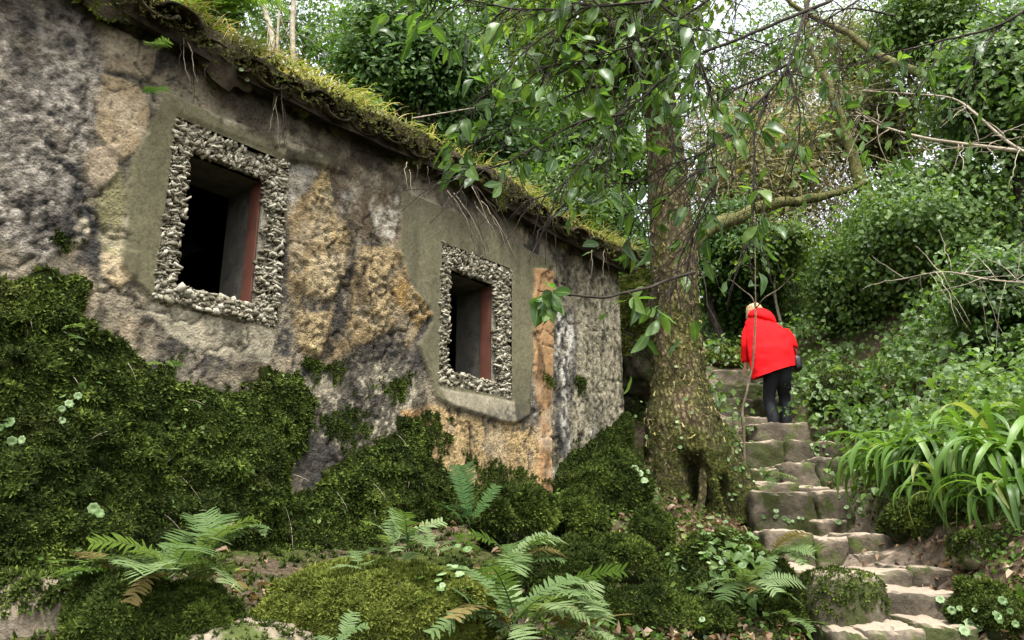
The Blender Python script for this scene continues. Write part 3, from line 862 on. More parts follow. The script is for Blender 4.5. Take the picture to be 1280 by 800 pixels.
# the big rounded boulder beside the lowest steps
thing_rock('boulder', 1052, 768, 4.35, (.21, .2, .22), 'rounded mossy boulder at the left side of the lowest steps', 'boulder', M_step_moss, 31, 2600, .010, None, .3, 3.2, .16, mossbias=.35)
thing_rock('boulder', 52, 772, 2.55, (.14, .13, .12), 'pale bare rock at the bottom left corner under the ferns', 'rock', M_rock, 32, 1500, .012, None, .5, 3.4, .25, mossbias=.55)
thing_rock('boulder', 308, 826, 2.6, (.20, .32, .10), 'flat sandy rock with dead leaves between two mossy mounds', 'rock', M_rock, 33, 1200, .010, None, .2, 4.5, .30, mossbias=.5)
thing_rock('moss_mound', 190, 782, 2.45, (.21, .16, .115), 'dark mossy hummock under the left fern cluster', 'mossy rock', M_earthrock, 34, 16000, .012, None, .1)
thing_rock('moss_mound', 465, 780, 2.75, (.36, .26, .17), 'wide mossy boulder with bright yellow-green cushion at bottom centre', 'mossy rock', M_earthrock, 35, 30000, .010, M_moss_bright, -.1, amp=.16)
thing_rock('moss_mound', 640, 650, 4.7, (.22, .18, .16), 'mossy hump against the wall behind the upright dark fern', 'mossy rock', M_earthrock, 36, 11000, .019, None, .1)
thing_rock('moss_mound', 722, 655, 5.0, (.15, .17, .16), 'round moss cushion at the wall foot right of the ferns', 'mossy rock', M_earthrock, 37, 9000, .016, None, .4)
thing_rock('moss_mound', 765, 625, 5.9, (.22, .18, .30), 'tall mossy bulge at the far corner of the hut', 'mossy rock', M_earthrock, 38, 13000, .018, None, .7)
thing_rock('moss_mound', 772, 702, 4.7, (.19, .18, .13), 'low moss cushion in front of the leaf litter', 'mossy rock', M_earthrock, 39, 9000, .015, None, 1.0)
thing_rock('moss_mound', 812, 664, 5.3, (.13, .13, .11), 'small moss cushion beside the dead leaves below the tree', 'mossy rock', M_earthrock, 40, 7000, .015, None, .2)
thing_rock('moss_mound', 690, 725, 4.2, (.28, .2, .16), 'mossy hump behind the large fern at bottom centre', 'mossy rock', M_earthrock, 41, 10000, .016, None, .2)
thing_rock('moss_mound', 905, 755, 4.75, (.32, .3, .30), 'plant-covered mossy mound left of the stairs', 'mossy rock', M_earthrock, 42, 14000, .016, None, .2)
thing_rock('moss_mound', 820, 775, 4.1, (.3, .22, .10), 'flat mossy patch among dead leaves at the bottom', 'mossy rock', M_earthrock, 43, 10000, .014, None, .2)
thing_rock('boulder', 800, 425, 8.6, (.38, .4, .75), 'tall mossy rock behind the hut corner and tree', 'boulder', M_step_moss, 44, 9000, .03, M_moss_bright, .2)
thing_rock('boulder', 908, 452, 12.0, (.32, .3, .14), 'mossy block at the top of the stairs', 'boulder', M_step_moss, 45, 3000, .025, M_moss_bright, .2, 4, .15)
thing_rock('moss_mound', 1180, 655, 5.6, (.34, .3, .2), 'mossy earth bank under the strap-leaved plants', 'mossy rock', M_earthrock, 46, 9000, .02, None, .2)
thing_rock('boulder', 1222, 688, 4.7, (.12, .12, .10), 'small rock on the bank right of the stairs', 'rock', M_rock, 47, 2500, .014, None, .4, 3.2, .2)
thing_rock('moss_mound', 1262, 772, 4.1, (.18, .2, .14), 'dark mossy hump at the bottom right corner', 'mossy rock', M_earthrock, 48, 7000, .015, None, .6)
thing_rock('boulder', 1085, 500, 9.5, (.55, .4, .28), 'dark lump standing in for the shaded bank under the ivy right of the walker', 'boulder', M_earthrock, 49, 5000, .02, None, .1)  # not a separate boulder: dark lump added where the bank lies in shadow
thing_rock('boulder', 982, 782, 4.35, (.09, .1, .10), 'dark mossy stone between the mound and the lowest steps', 'rock', M_earthrock, 50, 4000, .014, None, .1)

# ---------------------------------------------------------------- moss bank against the wall
UP = [(-260, 330), (0, 352), (60, 342), (110, 352), (155, 378), (162, 415), (172, 448), (232, 474), (262, 486), (322, 492), (330, 462), (372, 466), (398, 500), (388, 540), (384, 566), (402, 590),
      (432, 572), (462, 556), (488, 542), (498, 522), (528, 522), (546, 552), (542, 572), (562, 592), (602, 602), (652, 612), (684, 628), (692, 600), (700, 572), (740, 545), (775, 520), (795, 505)]
poly = [wall_sz(*p) for p in UP]
poly = [(1.5, poly[0][1])] + poly + [(9.1, poly[-1][1]), (9.1, -1.2), (1.5, -1.2)]
ms_ = np.linspace(3.4, 8.95, 400); mz_ = np.linspace(-0.5, 1.5, 140)
MS, MZ = np.meshgrid(ms_, mz_, indexing='ij')
pm = np.stack([MS, MZ, 0 * MS], -1)
d = -sdf_poly(MS + .07 * fbm(pm, 6, 5, 81, .65), MZ + .07 * fbm(pm + 4, 6, 5, 82, .65), np.array(poly))
d = d - .42 * smooth(.22, .5, fbm(pm, 2.8, 4, 89)) * smooth(.75, .15, d) * (d > -.05)
dd = np.clip(d, 0, None)
tk = np.where(d < 0, -0.07 + 0.0 * d, 0.004 + 0.21 * (1 - np.exp(-dd * 1.0)) * smooth(9.2, 7.2, MS) ** .4 * np.where(MS > 6.8, .6, 1.0) + 0.05 * dd)
tk = tk + np.clip(dd * 4, 0, 1) * (0.06 * fbm(pm, 5, 2, 83) + 0.04 * fbm(pm, 2, 2, 84) + 0.075 * (np.abs(fbm(pm, 11, 2, 85)) - .15) + 0.012 * fbm(pm, 30, 2, 87))
tk = np.minimum(tk, smooth(-0.02, 0.06, d) * .6 - .07)
MV = wall_pt(MS, MZ, tk).reshape(-1, 3); MF = grid_faces(400, 140)
alive = (d.ravel()[MF] > -0.05).any(1)
M_humus = stone_mat('moss_humus', (0.005, 0.006, 0.002), (0.009, 0.011, 0.003), (0.016, 0.018, 0.005), 0.3, (0.010, 0.014, 0.003))
M_humus.node_tree.nodes['Principled BSDF'].inputs['Specular IOR Level'].default_value = 0.02
bank = npobj('moss_bank', MV, MF[alive], M_humus)
tag(bank, 'thick dark green moss blanket over the lower hut wall', 'moss', None, 'stuff')
wt = (d.ravel() > 0.005).astype(float) * np.clip(.45 + smooth(.03, .15, d.ravel()), 0, 1)
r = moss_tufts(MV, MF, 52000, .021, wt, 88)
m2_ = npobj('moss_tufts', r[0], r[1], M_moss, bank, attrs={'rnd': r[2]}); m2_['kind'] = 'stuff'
# stray tufts higher on the wall
stray = np.clip(smooth(0.30, 0.5, fbm(WV.reshape(-1, 3), 4, 4, 91) + 0.2 * fbm(WV.reshape(-1, 3), 14, 2, 92) + 0.28 * smooth(.35, -.05, np.abs(-d.min() * 0 + ZZ.ravel() - np.interp(SS.ravel(), [p[0] for p in poly[1:-3]], [p[1] for p in poly[1:-3]]) - .02))), 0, 1) * (ZZ.ravel() < 1.35)
inw = np.zeros(len(stray), bool)
for wdw in WINS:
    inw |= (SS.ravel() > wdw['out'][0] - .03) & (SS.ravel() < wdw['out'][1] + .03) & (ZZ.ravel() > wdw['out'][2] - .12)
stray[inw] = 0
r = moss_tufts(WV.reshape(-1, 3), WF[keep], 7000, .016, stray, 93)
if r:
    o = npobj('wall_moss', r[0] - HO, r[1], M_moss, hut, attrs={'rnd': r[2]}); o['kind'] = 'stuff'
# ground moss
gw = smooth(-.25, .1, fbm(GV, 1.6, 4, 95)) * (GV[:, 1] > 2) * (GV[:, 1] < 9.5) * (GV[:, 0] > -3) * (GV[:, 0] < 4.5) * (1 - band(GV[:, 0], GV[:, 1]))
r = moss_tufts(GV, GF, 20000, .028, gw, 96)
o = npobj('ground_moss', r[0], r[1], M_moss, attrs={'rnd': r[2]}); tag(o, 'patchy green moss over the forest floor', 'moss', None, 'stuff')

# ---------------------------------------------------------------- the big tree
t = NT('flaky_bark')
v = t.obj()
sv = t.node('Mapping'); sv.inputs['Scale'].default_value = (1, 1, 0.55); t.l.new(v, sv.inputs['Vector'])
n = t.noise(7, 8, 0.65, sv.outputs[0]); vo = t.voro(26, sv.outputs[0]); n3 = t.noise(45, 4, 0.7, v)
c = t.ramp(n, [(0.3, (0.07, 0.05, 0.028)), (0.48, (0.22, 0.165, 0.095)), (0.62, (0.36, 0.29, 0.175)), (0.78, (0.48, 0.43, 0.29))])
lich = t.ramp(t.noise(3.2, 6, 0.7, v), [(0.46, (0, 0, 0)), (0.58, (1, 1, 1))])
c = t.mix(lich, c, t.ramp(n3, [(0.3, (0.09, 0.088, 0.018)), (0.7, (0.30, 0.29, 0.09))]))
c = t.mix(t.attr('mossy'), c, t.ramp(n3, [(0.3, (0.02, 0.026, 0.005)), (0.7, (0.10, 0.115, 0.025))]))
c = t.mix(0.8, c, t.ramp(vo, [(0.05, (1.4, 1.4, 1.4)), (0.5, (0.22, 0.2, 0.18))]), 'MULTIPLY')
t.base(c, 0.92, 0.15)
t.bump(t.math('ADD', t.math('MULTIPLY', vo, -1.2), n3), 1.0, 0.05)
M_bark = t.m
def bark2(name, a, b, cc_):
    t = NT(name); n = t.noise(14, 6, 0.65, t.obj())
    t.base(t.ramp(n, [(0.3, a), (0.55, b), (0.75, cc_)]), 0.9, 0.15); t.bump(n, 0.8, 0.02); return t.m
M_bark_dark = bark2('dark_bark', (0.018, 0.014, 0.010), (0.05, 0.04, 0.03), (0.10, 0.085, 0.06))
M_bark_pale = bark2('pale_bark', (0.16, 0.13, 0.09), (0.30, 0.26, 0.19), (0.45, 0.40, 0.31))
M_bark_moss = bark2('mossy_bark', (0.035, 0.03, 0.015), (0.09, 0.085, 0.028), (0.17, 0.16, 0.06))
M_twig = bark2('twig_bark', (0.016, 0.012, 0.010), (0.035, 0.028, 0.022), (0.07, 0.058, 0.045))
TP = [(874, 655, 152), (872, 620, 142), (864, 575, 122), (853, 530, 102), (849, 480, 90), (848, 420, 74), (845, 360, 70), (840, 300, 69), (836, 240, 64), (831, 180, 54), (823, 120, 46), (812, 60, 40), (798, 0, 36), (780, -90, 32), (760, -220, 28)]
TY = 7.15
tree = empty('broadleaf_tree', P(874, 648, TY), 'big old tree with flaky lichened trunk and mossy hollow base beside the stairs', 'tree')
TO = np.array(tree.location)
ctrs = np.array([P(a, b, TY) for a, b, _ in TP]); rads = np.array([wd / 2 / FPX * np.linalg.norm(P(a, b, TY)) * (.77 if b < 500 else .90) for a, b, wd in TP])
NR, NK = 230, 96
cc = resample(np.concatenate([ctrs, rads[:, None]], 1), NR)
ang = np.linspace(0, 2 * np.pi, NK, endpoint=False)
hgt = cc[:, 2] - cc[0, 2]
AN, HG = np.meshgrid(ang, hgt, indexing='xy')
fl = np.exp(-HG / 0.42)
lobe = fl * (0.16 * np.cos(5 * AN + 0.6) + 0.12 * np.cos(3 * AN + 2.2) + 0.06 * np.cos(8 * AN))
dirs = np.stack([np.cos(AN), np.sin(AN), 0 * AN], -1)
rr = cc[:, 3][:, None] * (1 + lobe)
base_p = cc[:, None, :3] + dirs * rr[..., None]
lump = fbm(base_p, 2.6, 4, 101); plate = fbm(base_p * np.array([1, 1, .6]), 13, 3, 102)
rr = rr * (1 + 0.10 * lump * (0.5 + fl)) + 0.018 * plate + 0.035 * np.abs(fbm(base_p * np.array([1, 1, .5]), 11, 2, 107)) - .01 + 0.03 * np.abs(fbm(base_p, 6, 3, 103)) * (0.35 + fl)
# the hollow: faces the camera (angle -90 deg), low on the trunk
for a0, h0, sa, sh, dep in ((-1.80, .28, .26, .25, .74), (-1.25, .16, .13, .18, .55), (-2.3, .06, .12, .10, .3)):
    da = (AN - a0 + np.pi) % (2 * np.pi) - np.pi
    g = np.exp(-(da / sa) ** 4 - ((HG - h0) / sh) ** 4)
    rr = rr * (1 - dep * g)
TV = (cc[:, None, :3] + dirs * rr[..., None]).reshape(-1, 3)
TF = grid_faces(NR, NK, True)
mossw = np.clip(smooth(1.5, 0.15, HG + .55 * lump) + smooth(.1, .4, fbm(base_p, 1.8, 3, 104)) * .5 * smooth(4, 1.5, HG) + .55 * smooth(.3, .9, np.cos(AN + .25)) * smooth(3.2, 1.2, HG), 0, 1)
trunk = npobj('trunk', TV - TO, TF, M_bark, tree, attrs={'mossy': mossw.ravel() * .85})
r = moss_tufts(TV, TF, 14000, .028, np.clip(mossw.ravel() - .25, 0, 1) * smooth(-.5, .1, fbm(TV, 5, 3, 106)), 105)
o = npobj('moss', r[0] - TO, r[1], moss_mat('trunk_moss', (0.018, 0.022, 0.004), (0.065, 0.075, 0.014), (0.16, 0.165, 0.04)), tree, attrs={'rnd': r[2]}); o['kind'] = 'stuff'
# flakes of bark and lichen
rs = np.random.RandomState(55)
p, nn = sample_surface(TV, TF, 15000, (smooth(0.4, 1.0, HG) * smooth(6, 5, HG)).ravel(), rs)
Mf = frames(nrm(nn + rs.randn(len(p), 3) * .2), rs.rand(len(p)) * 6.28)
Vf, Ff, idn = bake(np.array([[-.5, -.6, 0], [.5, -.5, 0], [.45, .6, .25], [-.4, .5, .3]]), np.array([[0, 1, 2, 3]]), p + nn * .006, Mf, rs.uniform(.014, .05, len(p)))
t = NT('bark_flake')
t.base(t.ramp(t.attr('rnd'), [(0.0, (0.06, 0.04, 0.022)), (0.3, (0.21, 0.15, 0.085)), (0.55, (0.30, 0.275, 0.085)), (0.8, (0.31, 0.26, 0.15)), (1.0, (0.40, 0.37, 0.25))]), 0.95, 0.1)
o = npobj('bark_flakes', Vf - TO, Ff, t.m, tree, attrs={'rnd': np.clip(.5 + .5 * fbm(p, 3, 3, 7) + rs.randn(len(p)) * .22, 0, 1)[idn]}, smooth_sh=False); o['kind'] = 'stuff'
# roots
for pts, r0, r1 in (([(884, 560), (880, 590), (878, 618), (872, 645)], .04, .035), ([(905, 560), (922, 595), (940, 625), (956, 655)], .13, .07), ([(828, 570), (815, 605), (806, 632), (795, 655)], .11, .06), ([(858, 632), (840, 640), (820, 652)], .05, .025)):
    yy = np.linspace(TY - .22, TY - .52, len(pts)) if pts[0][0] not in (905, 828) else np.linspace(TY - .1, TY - .32, len(pts))
    pa = resample(np.array([P(a, b, y) for (a, b), y in zip(pts, yy)]), 14)
    V, F = tube(pa, np.linspace(r0, r1, 14), 12)
    V = V + .018 * np.stack([fbm(V, 9, 3, 8), fbm(V, 9, 3, 9), fbm(V, 9, 3, 10)], -1)
    o = npobj('root', V - TO, F, M_bark, tree, attrs={'mossy': np.full(len(V), .6)})
    if r0 > .1:
        rr_ = moss_tufts(V, F, 3000, .028, None, 77 + len(pts))
        q = npobj('moss', rr_[0] - TO, rr_[1], M_moss, o, attrs={'rnd': rr_[2]}); q['kind'] = 'stuff'
def limb(pts, r0, r1, k=8, n=18, rough=.03, seed=1):
    pa = resample(np.array(pts), n)
    pa[1:-1] += rough * np.stack([fbm(pa, 1.7, 3, seed + i) for i in range(3)], -1)[1:-1]
    return tube(pa, np.linspace(r0, r1, n), k)

# ---------------------------------------------------------------- foliage
M_lf_dark = leaf_mat('laurel_leaf', [(0.0, (0.024, 0.056, 0.012)), (0.5, (0.058, 0.118, 0.025)), (0.85, (0.092, 0.165, 0.036)), (1.0, (0.15, 0.21, 0.055))], .45, .4, .25)
M_lf_mid = leaf_mat('shrub_leaf', [(0.0, (0.034, 0.07, 0.012)), (0.5, (0.076, 0.135, 0.025)), (0.85, (0.12, 0.18, 0.036)), (1.0, (0.19, 0.23, 0.055))], .46, .42, .28)
M_lf_light = leaf_mat('young_leaf', [(0.0, (0.05, 0.09, 0.014)), (0.5, (0.095, 0.15, 0.024)), (0.85, (0.145, 0.20, 0.036)), (1.0, (0.22, 0.25, 0.06))], .45, .5, .28)
M_lf_ivy = leaf_mat('ivy_leaf', [(0.0, (0.032, 0.066, 0.012)), (0.45, (0.080, 0.145, 0.028)), (0.8, (0.125, 0.20, 0.045)), (1.0, (0.20, 0.26, 0.08))], .42, .42, .32)
M_lf_olive = leaf_mat('olive_leaf', [(0.0, (0.05, 0.06, 0.015)), (0.5, (0.10, 0.11, 0.028)), (0.85, (0.16, 0.165, 0.045)), (1.0, (0.24, 0.22, 0.08))], .5, .4, .25)
IVY = (np.array([[0, 0, 0], [-.42, .18, .05], [-.30, .55, .04], [0, 1, -.08], [.30, .55, .04], [.42, .18, .05]], float), np.array([[0, 3, 2], [0, 2, 1], [0, 4, 3], [0, 5, 4]]))
def leaf_cloud(pos, nrmv, size, mat, name, parent=None, org=None, rs=R, tmpl=LEAF2, width=1.0, hang=0.0, rnd=None):
    n = len(pos)
    roll = rs.rand(n) * 6.283
    nv = nrm(nrmv)
    M = frames(nv, roll)
    if hang:
        yv = M[:, :, 1] + hang * np.array([0, 0, -1.0]); M = frame_dir(yv, nv)
    s = size * (0.5 + 0.95 * rs.rand(n))
    V, F, idn = bake(tmpl[0], tmpl[1], pos, M, np.stack([s * width, s, s], -1))
    if rnd is None: rnd = np.clip(0.42 + 0.4 * fbm(pos, 0.9, 3, 5) + 0.22 * rs.randn(n), 0, 1)
    if org is None: org = np.zeros(3)
    o = npobj(name, V - org, F, mat, parent, attrs={'rnd': rnd[idn]}, smooth_sh=False)
    return o
def crown_points(ctr, radii, n, nclump, seed, shell=0.55, csize=0.28, flat=0.6):
    rs = np.random.RandomState(seed)
    dv = nrm(rs.randn(nclump, 3)); rr = (shell + (1 - shell) * rs.rand(nclump, 1)) * (0.78 + 0.6 * fbm(dv * 2.2 + seed, 1, 3, seed)[:, None])
    cl = np.asarray(ctr) + dv * rr * np.asarray(radii)
    wt = rs.rand(nclump) + .25
    idx = rs.choice(nclump, n, p=wt / wt.sum())
    sg = csize * min(radii) * (0.55 + 0.75 * rs.rand(nclump))
    off = rs.randn(n, 3) * sg[idx][:, None] * np.array([1, 1, flat])
    pos = cl[idx] + off
    nv = nrm(nrm(off + 1e-4) * 0.7 + nrm(pos - ctr) * 0.35 + np.array([0, -0.15, 0.75]) + rs.randn(n, 3) * .45)
    return pos, nv, cl, rs
def tree_thing(name, label, px, py, Y, rxp, ryp, n, mat, seed, leaf=.08, nclump=60, group=None, cat='tree', bark=M_bark_dark, base=None, csize=.26, depth=None, limbs=10, r0=.09, shell=.5, tmpl=LEAF2, width=1.0, hang=.3, cut=None):
    c0 = P(px, py, Y); k = Y / FPX
    radii = (rxp * k, depth or rxp * k * .8, ryp * k)
    if base is None:
        bx, by = c0[0], c0[1] + .1; base = np.array([bx, by, float(ground_z(bx, by)) - .1])
    root = empty(name, base, label, cat, group)
    base = np.asarray(base)
    pos, nv, cl, rs = crown_points(c0, radii, n, nclump, seed, shell, csize)
    kp = np.ones(len(pos), bool)
    so = (pos - np.array([-A_W, 0, 0])) @ WD; oo = (pos - np.array([-A_W, 0, 0])) @ WN
    kp &= ~((so > 1) & (so < 9.0) & (oo > -3.1) & (oo < 1.2) & (pos[:, 2] < 3.35))
    if cut is not None: kp &= cut(pos)
    pos, nv = pos[kp], nv[kp]
    leaf_cloud(pos, nv, leaf, mat, 'crown', root, base, rs, tmpl, width, hang)
    parts = []
    top = c0 + np.array([0, 0, radii[2] * .35])
    midp = (base + top) / 2 + np.array([rs.normal(0, .15), rs.normal(0, .15), 0])
    tr = np.array([base, midp, top]); trs = resample(tr, 20)
    parts.append(tube(trs, np.linspace(r0, r0 * .3, 20), 9))
    for q in rs.choice(len(cl), min(limbs, len(cl)), replace=False):
        a = trs[rs.randint(7, 18)]
        if cut is not None and not cut(cl[q][None])[0]: continue
        parts.append(limb([a, (a + cl[q]) / 2 + rs.normal(0, .12, 3), cl[q]], r0 * .32, .008, 5, 10, .06, seed + int(q)))
    V, F = merge(parts)
    npobj('trunk', V - base, F, bark, root)
    return root
behind = 'leafy trees and shrubs behind the hut'
tree_thing('laurel_tree', 'dense dark-leaved tree rising behind the middle of the hut roof', 515, 75, 10.5, 130, 135, 28000, M_lf_dark, 201, .085, 90, r0=.16)
tree_thing('laurel_tree', 'bushy green tree behind the roof right of the gap of bright sky', 590, 170, 11.5, 150, 120, 26000, M_lf_dark, 202, .085, 80)
tree_thing('laurel_shrub', 'low leafy shrub showing just above the far end of the roof', 660, 262, 10.2, 120, 62, 16000, M_lf_mid, 203, .075, 60, cat='shrub')
tree_thing('laurel_tree', 'green tree between the roof end and the big trunk', 745, 200, 13, 95, 130, 22000, M_lf_mid, 204, .09, 80)
tree_thing('tall_tree', 'thin light-leaved treetop against the sky at top centre', 640, 20, 17, 130, 70, 9000, M_lf_mid, 205, .11, 45, r0=.14)
tree_thing('laurel_tree', 'dark leafy tree behind the roof above the nearer window', 245, 0, 9.5, 90, 85, 13000, M_lf_dark, 206, .08, 60)
tree_thing('laurel_shrub', 'leafy shrub right behind the bare saplings on the roof line', 440, 160, 9.4, 80, 55, 8000, M_lf_mid, 216, .075, 50, cat='shrub')
tree_thing('young_tree', 'light green young tree above the head of the walker', 975, 315, 12.5, 60, 42, 3600, M_lf_light, 207, .10, 26, r0=.03, bark=M_bark_pale, csize=.5)
tree_thing('laurel_shrub', 'dark shrub in the hollow right of the big trunk', 925, 372, 13.5, 70, 55, 8000, M_lf_dark, 208, .085, 40, cat='shrub')
tree_thing('laurel_shrub', 'shrub behind the big trunk beside the tall mossy rock', 790, 350, 11.5, 70, 85, 9000, M_lf_mid, 209, .085, 40, cat='shrub')
tree_thing('ivy_covered_tree', 'ivy-covered tree filling the right side above the slope', 1165, 290, 9.8, 120, 120, 34000, M_lf_ivy, 210, .064, 130, tmpl=LEAF2, width=1.4, hang=.8)
tree_thing('ivy_covered_tree', 'dark ivy-hung tree at the top right corner', 1260, 110, 9.0, 120, 140, 26000, M_lf_ivy, 211, .075, 120, csize=.3, tmpl=LEAF2, width=1.4, hang=.7, r0=.14)
tree_thing('laurel_shrub', 'ivy thicket at the right edge above the strap-leaved plants', 1265, 370, 7.6, 95, 75, 18000, M_lf_ivy, 212, .055, 80, cat='shrub', tmpl=IVY, hang=.6)
tree_thing('laurel_shrub', 'pale green thicket on the slope right of the walker', 1075, 350, 11.2, 70, 75, 16000, M_lf_mid, 213, .075, 60, cat='shrub', hang=.6)
tree_thing('olive_leaved_tree', 'yellow-green mossy tree under the bright sky at upper right', 1095, 150, 13.5, 95, 75, 11000, M_lf_olive, 214, .09, 70, csize=.42, r0=.12, bark=M_bark_moss)
tree_thing('laurel_tree', 'dark tree at the top between the sky gap and the right corner', 1170, 30, 12, 110, 75, 13000, M_lf_mid, 215, .09, 60, csize=.42, r0=.12)
tree_thing('tall_tree', 'far pale treetop low in the bright sky gap', 955, 150, 24, 120, 45, 9000, M_lf_olive, 217, .13, 40, r0=.12)
tree_thing('laurel_tree', 'shaded tree far behind the hut filling the gap under the others', 540, 215, 15.5, 260, 105, 32000, M_lf_dark, 218, .12, 110)
tree_thing('tall_tree', 'thin far treetop speckling the sky above the nearer window side of the roof', 385, 45, 19, 130, 95, 9000, M_lf_mid, 220, .11, 70, r0=.12, csize=.35)
tree_thing('laurel_tree', 'mid green tree just left of the upper trunk', 720, 110, 14.5, 95, 120, 16000, M_lf_mid, 221, .10, 70, csize=.35)
tree_thing('laurel_shrub', 'shaded shrub close behind the right side of the big trunk', 905, 315, 12.8, 62, 75, 9000, M_lf_dark, 224, .085, 50, cat='shrub', csize=.35)
tree_thing('laurel_shrub', 'shaded shrub in the gap between the roof end and the trunk', 765, 290, 12.5, 50, 70, 7000, M_lf_dark, 225, .085, 40, cat='shrub', csize=.35)
# the big tree's own crown, mostly above the view
tree_thing('tall_tree', 'sparse fine-leaved treetop speckling the bright sky right of the trunk', 965, 60, 21, 130, 75, 6500, M_lf_mid, 222, .10, 90, r0=.12, csize=.4, limbs=24)
tree_thing('tall_tree', 'fine-leaved treetop behind the arching mossy limb', 1070, 70, 18, 90, 70, 9000, M_lf_olive, 223, .09, 70, r0=.1, csize=.4, limbs=18)
pos, nv, cl, rs_ = crown_points(P(770, -60, 6.8), (2.0, 1.6, 0.9), 9000, 46, 301, .3, .26)
leaf_cloud(pos, nv, .095, M_lf_light, 'crown', tree, TO, rs_, OVAL4, 1.0, .5)
pos2, nv2, cl2, _ = crown_points(P(775, 55, 6.7), (1.05, .8, .6), 4500, 40, 302, .2, .35)
leaf_cloud(pos2, nv2, .10, M_lf_light, 'crown', tree, TO, rs_, OVAL4, 1.0, .6)
parts = []
for q in range(0, 46, 4):
    a = cc[NR - 20 - q % 30, :3]; parts.append(limb([a, (a + cl[q]) / 2 + (0, 0, .2), cl[q]], .05, .012, 6, 12, .05, q))
V, F = merge(parts); npobj('limbs', V - TO, F, M_bark_moss, tree)['kind'] = 'stuff'

# ivy and undergrowth over the slopes
stp = np.array([P(*q) for q in STEPY])
sx = np.interp(GV[:, 1], stp[:, 1], stp[:, 0])
gnorm_w = np.where(GV[:, 1] > 4.6, 1.0, 0.0)
right = smooth(.5, .75, GV[:, 0] - sx) * smooth(5.4, 6.2, GV[:, 1] + .5 * (GV[:, 0] - 3))
back = smooth(11.3, 12.2, GV[:, 1])
so = (GV - np.array([-A_W, 0, 0])) @ WD; oo = (GV - np.array([-A_W, 0, 0])) @ WN
lft = smooth(-3.1, -3.6, oo) + smooth(9.3, 10, so) * smooth(8.6, 9.6, GV[:, 1])
iw = np.clip(right + back + lft, 0, 1) * (GV[:, 1] < 18) * (GV[:, 0] < 9) * (GV[:, 0] > -6) * (GV[:, 1] > 3.5) * (1 - band(GV[:, 0], GV[:, 1]))
iw = iw * (.25 + smooth(-.3, .15, fbm(GV, 1.7, 3, 74)))
iw = iw * np.clip(60 / (GV[:, 1] ** 2 + 10), .12, 1)
rs = np.random.RandomState(66)
n_i = 76000
p, nn = sample_surface(GV, GF, n_i, iw, rs)
nn = np.where(nn[:, 2:3] < 0, -nn, nn)
hh_ = 0.08 + 0.42 * smooth(-.3, .4, fbm(p, 1.3, 3, 71)) + 0.16 * smooth(-.2, .5, fbm(p, 3.5, 2, 72))
p = p + nn * (hh_ * np.sqrt(rs.rand(n_i)))[:, None]
nv = nrm(nn * .8 + np.array([0, -.25, .35]) + rs.randn(n_i, 3) * .45)
sz_ = np.clip(.05 + .0045 * (p[:, 1] - 5), .05, .13) * (0.5 + 1.0 * rs.rand(n_i) ** 1.5); rn_ = np.clip(.42 + .35 * fbm(p, .8, 3, 73) + .22 * rs.randn(n_i), 0, 1)
Mi = frames(nv, rs.rand(n_i) * 6.283); Mi = frame_dir(Mi[:, :, 1] + .7 * np.array([0, 0, -1.0]), nv)
near = p[:, 1] < 9.0
pa_, ra_ = [], []
for sel, tm in ((near, IVY), (~near, LEAF2)):
    V, F, idn = bake(tm[0], tm[1], p[sel], Mi[sel], np.stack([sz_[sel] * (1.1 if tm is IVY else 1.4), sz_[sel], sz_[sel]], -1)); pa_.append((V, F)); ra_.append(rn_[sel][idn])
V, F = merge(pa_)
o = npobj('ivy_cover', V, F, M_lf_ivy, attrs={'rnd': np.concatenate(ra_)}, smooth_sh=False)
tag(o, 'glossy green ivy blanketing the slope right of the stairs', 'ivy', None, 'stuff')

# hanging mass of dry tan vines
rs = np.random.RandomState(67)
parts = []
for q in range(1500):
    px, py, Y = rs.uniform(850, 1070), rs.uniform(112, 310), rs.uniform(13, 17)
    a = P(px, py, Y); L = rs.uniform(.2, 1.5) * rs.choice([1, 1, 1, -.7]); sw = rs.normal(0, .75, 2)
    u = np.linspace(0, 1, 7)[:, None]
    pa = a + np.concatenate([sw[0] * u + .12 * np.sin(u * 5 + q), sw[1] * u, .35 * np.sin(u * 3.1) * rs.rand() - L * u ** 1.5], 1)
    pa = pa + rs.normal(0, .03, pa.shape)
    parts.append(tube(pa, rs.uniform(.004, .009), 3))
V, F = merge(parts)
o = npobj('dry_vine_thicket', V, F, bark2('dry_vine', (0.14, 0.12, 0.055), (0.26, 0.225, 0.11), (0.38, 0.34, 0.19)))
tag(o, 'tangle of dry tan vines hanging behind the big trunk', 'vines', None, 'stuff')
# thicket body so that the vines hang on something
tree_thing('vine_hung_tree', 'tree smothered in dry tan vines behind the big trunk', 960, 215, 14, 115, 95, 9000, leaf_mat('dry_leaf_mass', [(0, (.11, .105, .03)), (.5, (.20, .185, .065)), (1, (.32, .29, .13))], .6, .4), 219, .10, 80, csize=.4, r0=.16, bark=M_bark_moss)

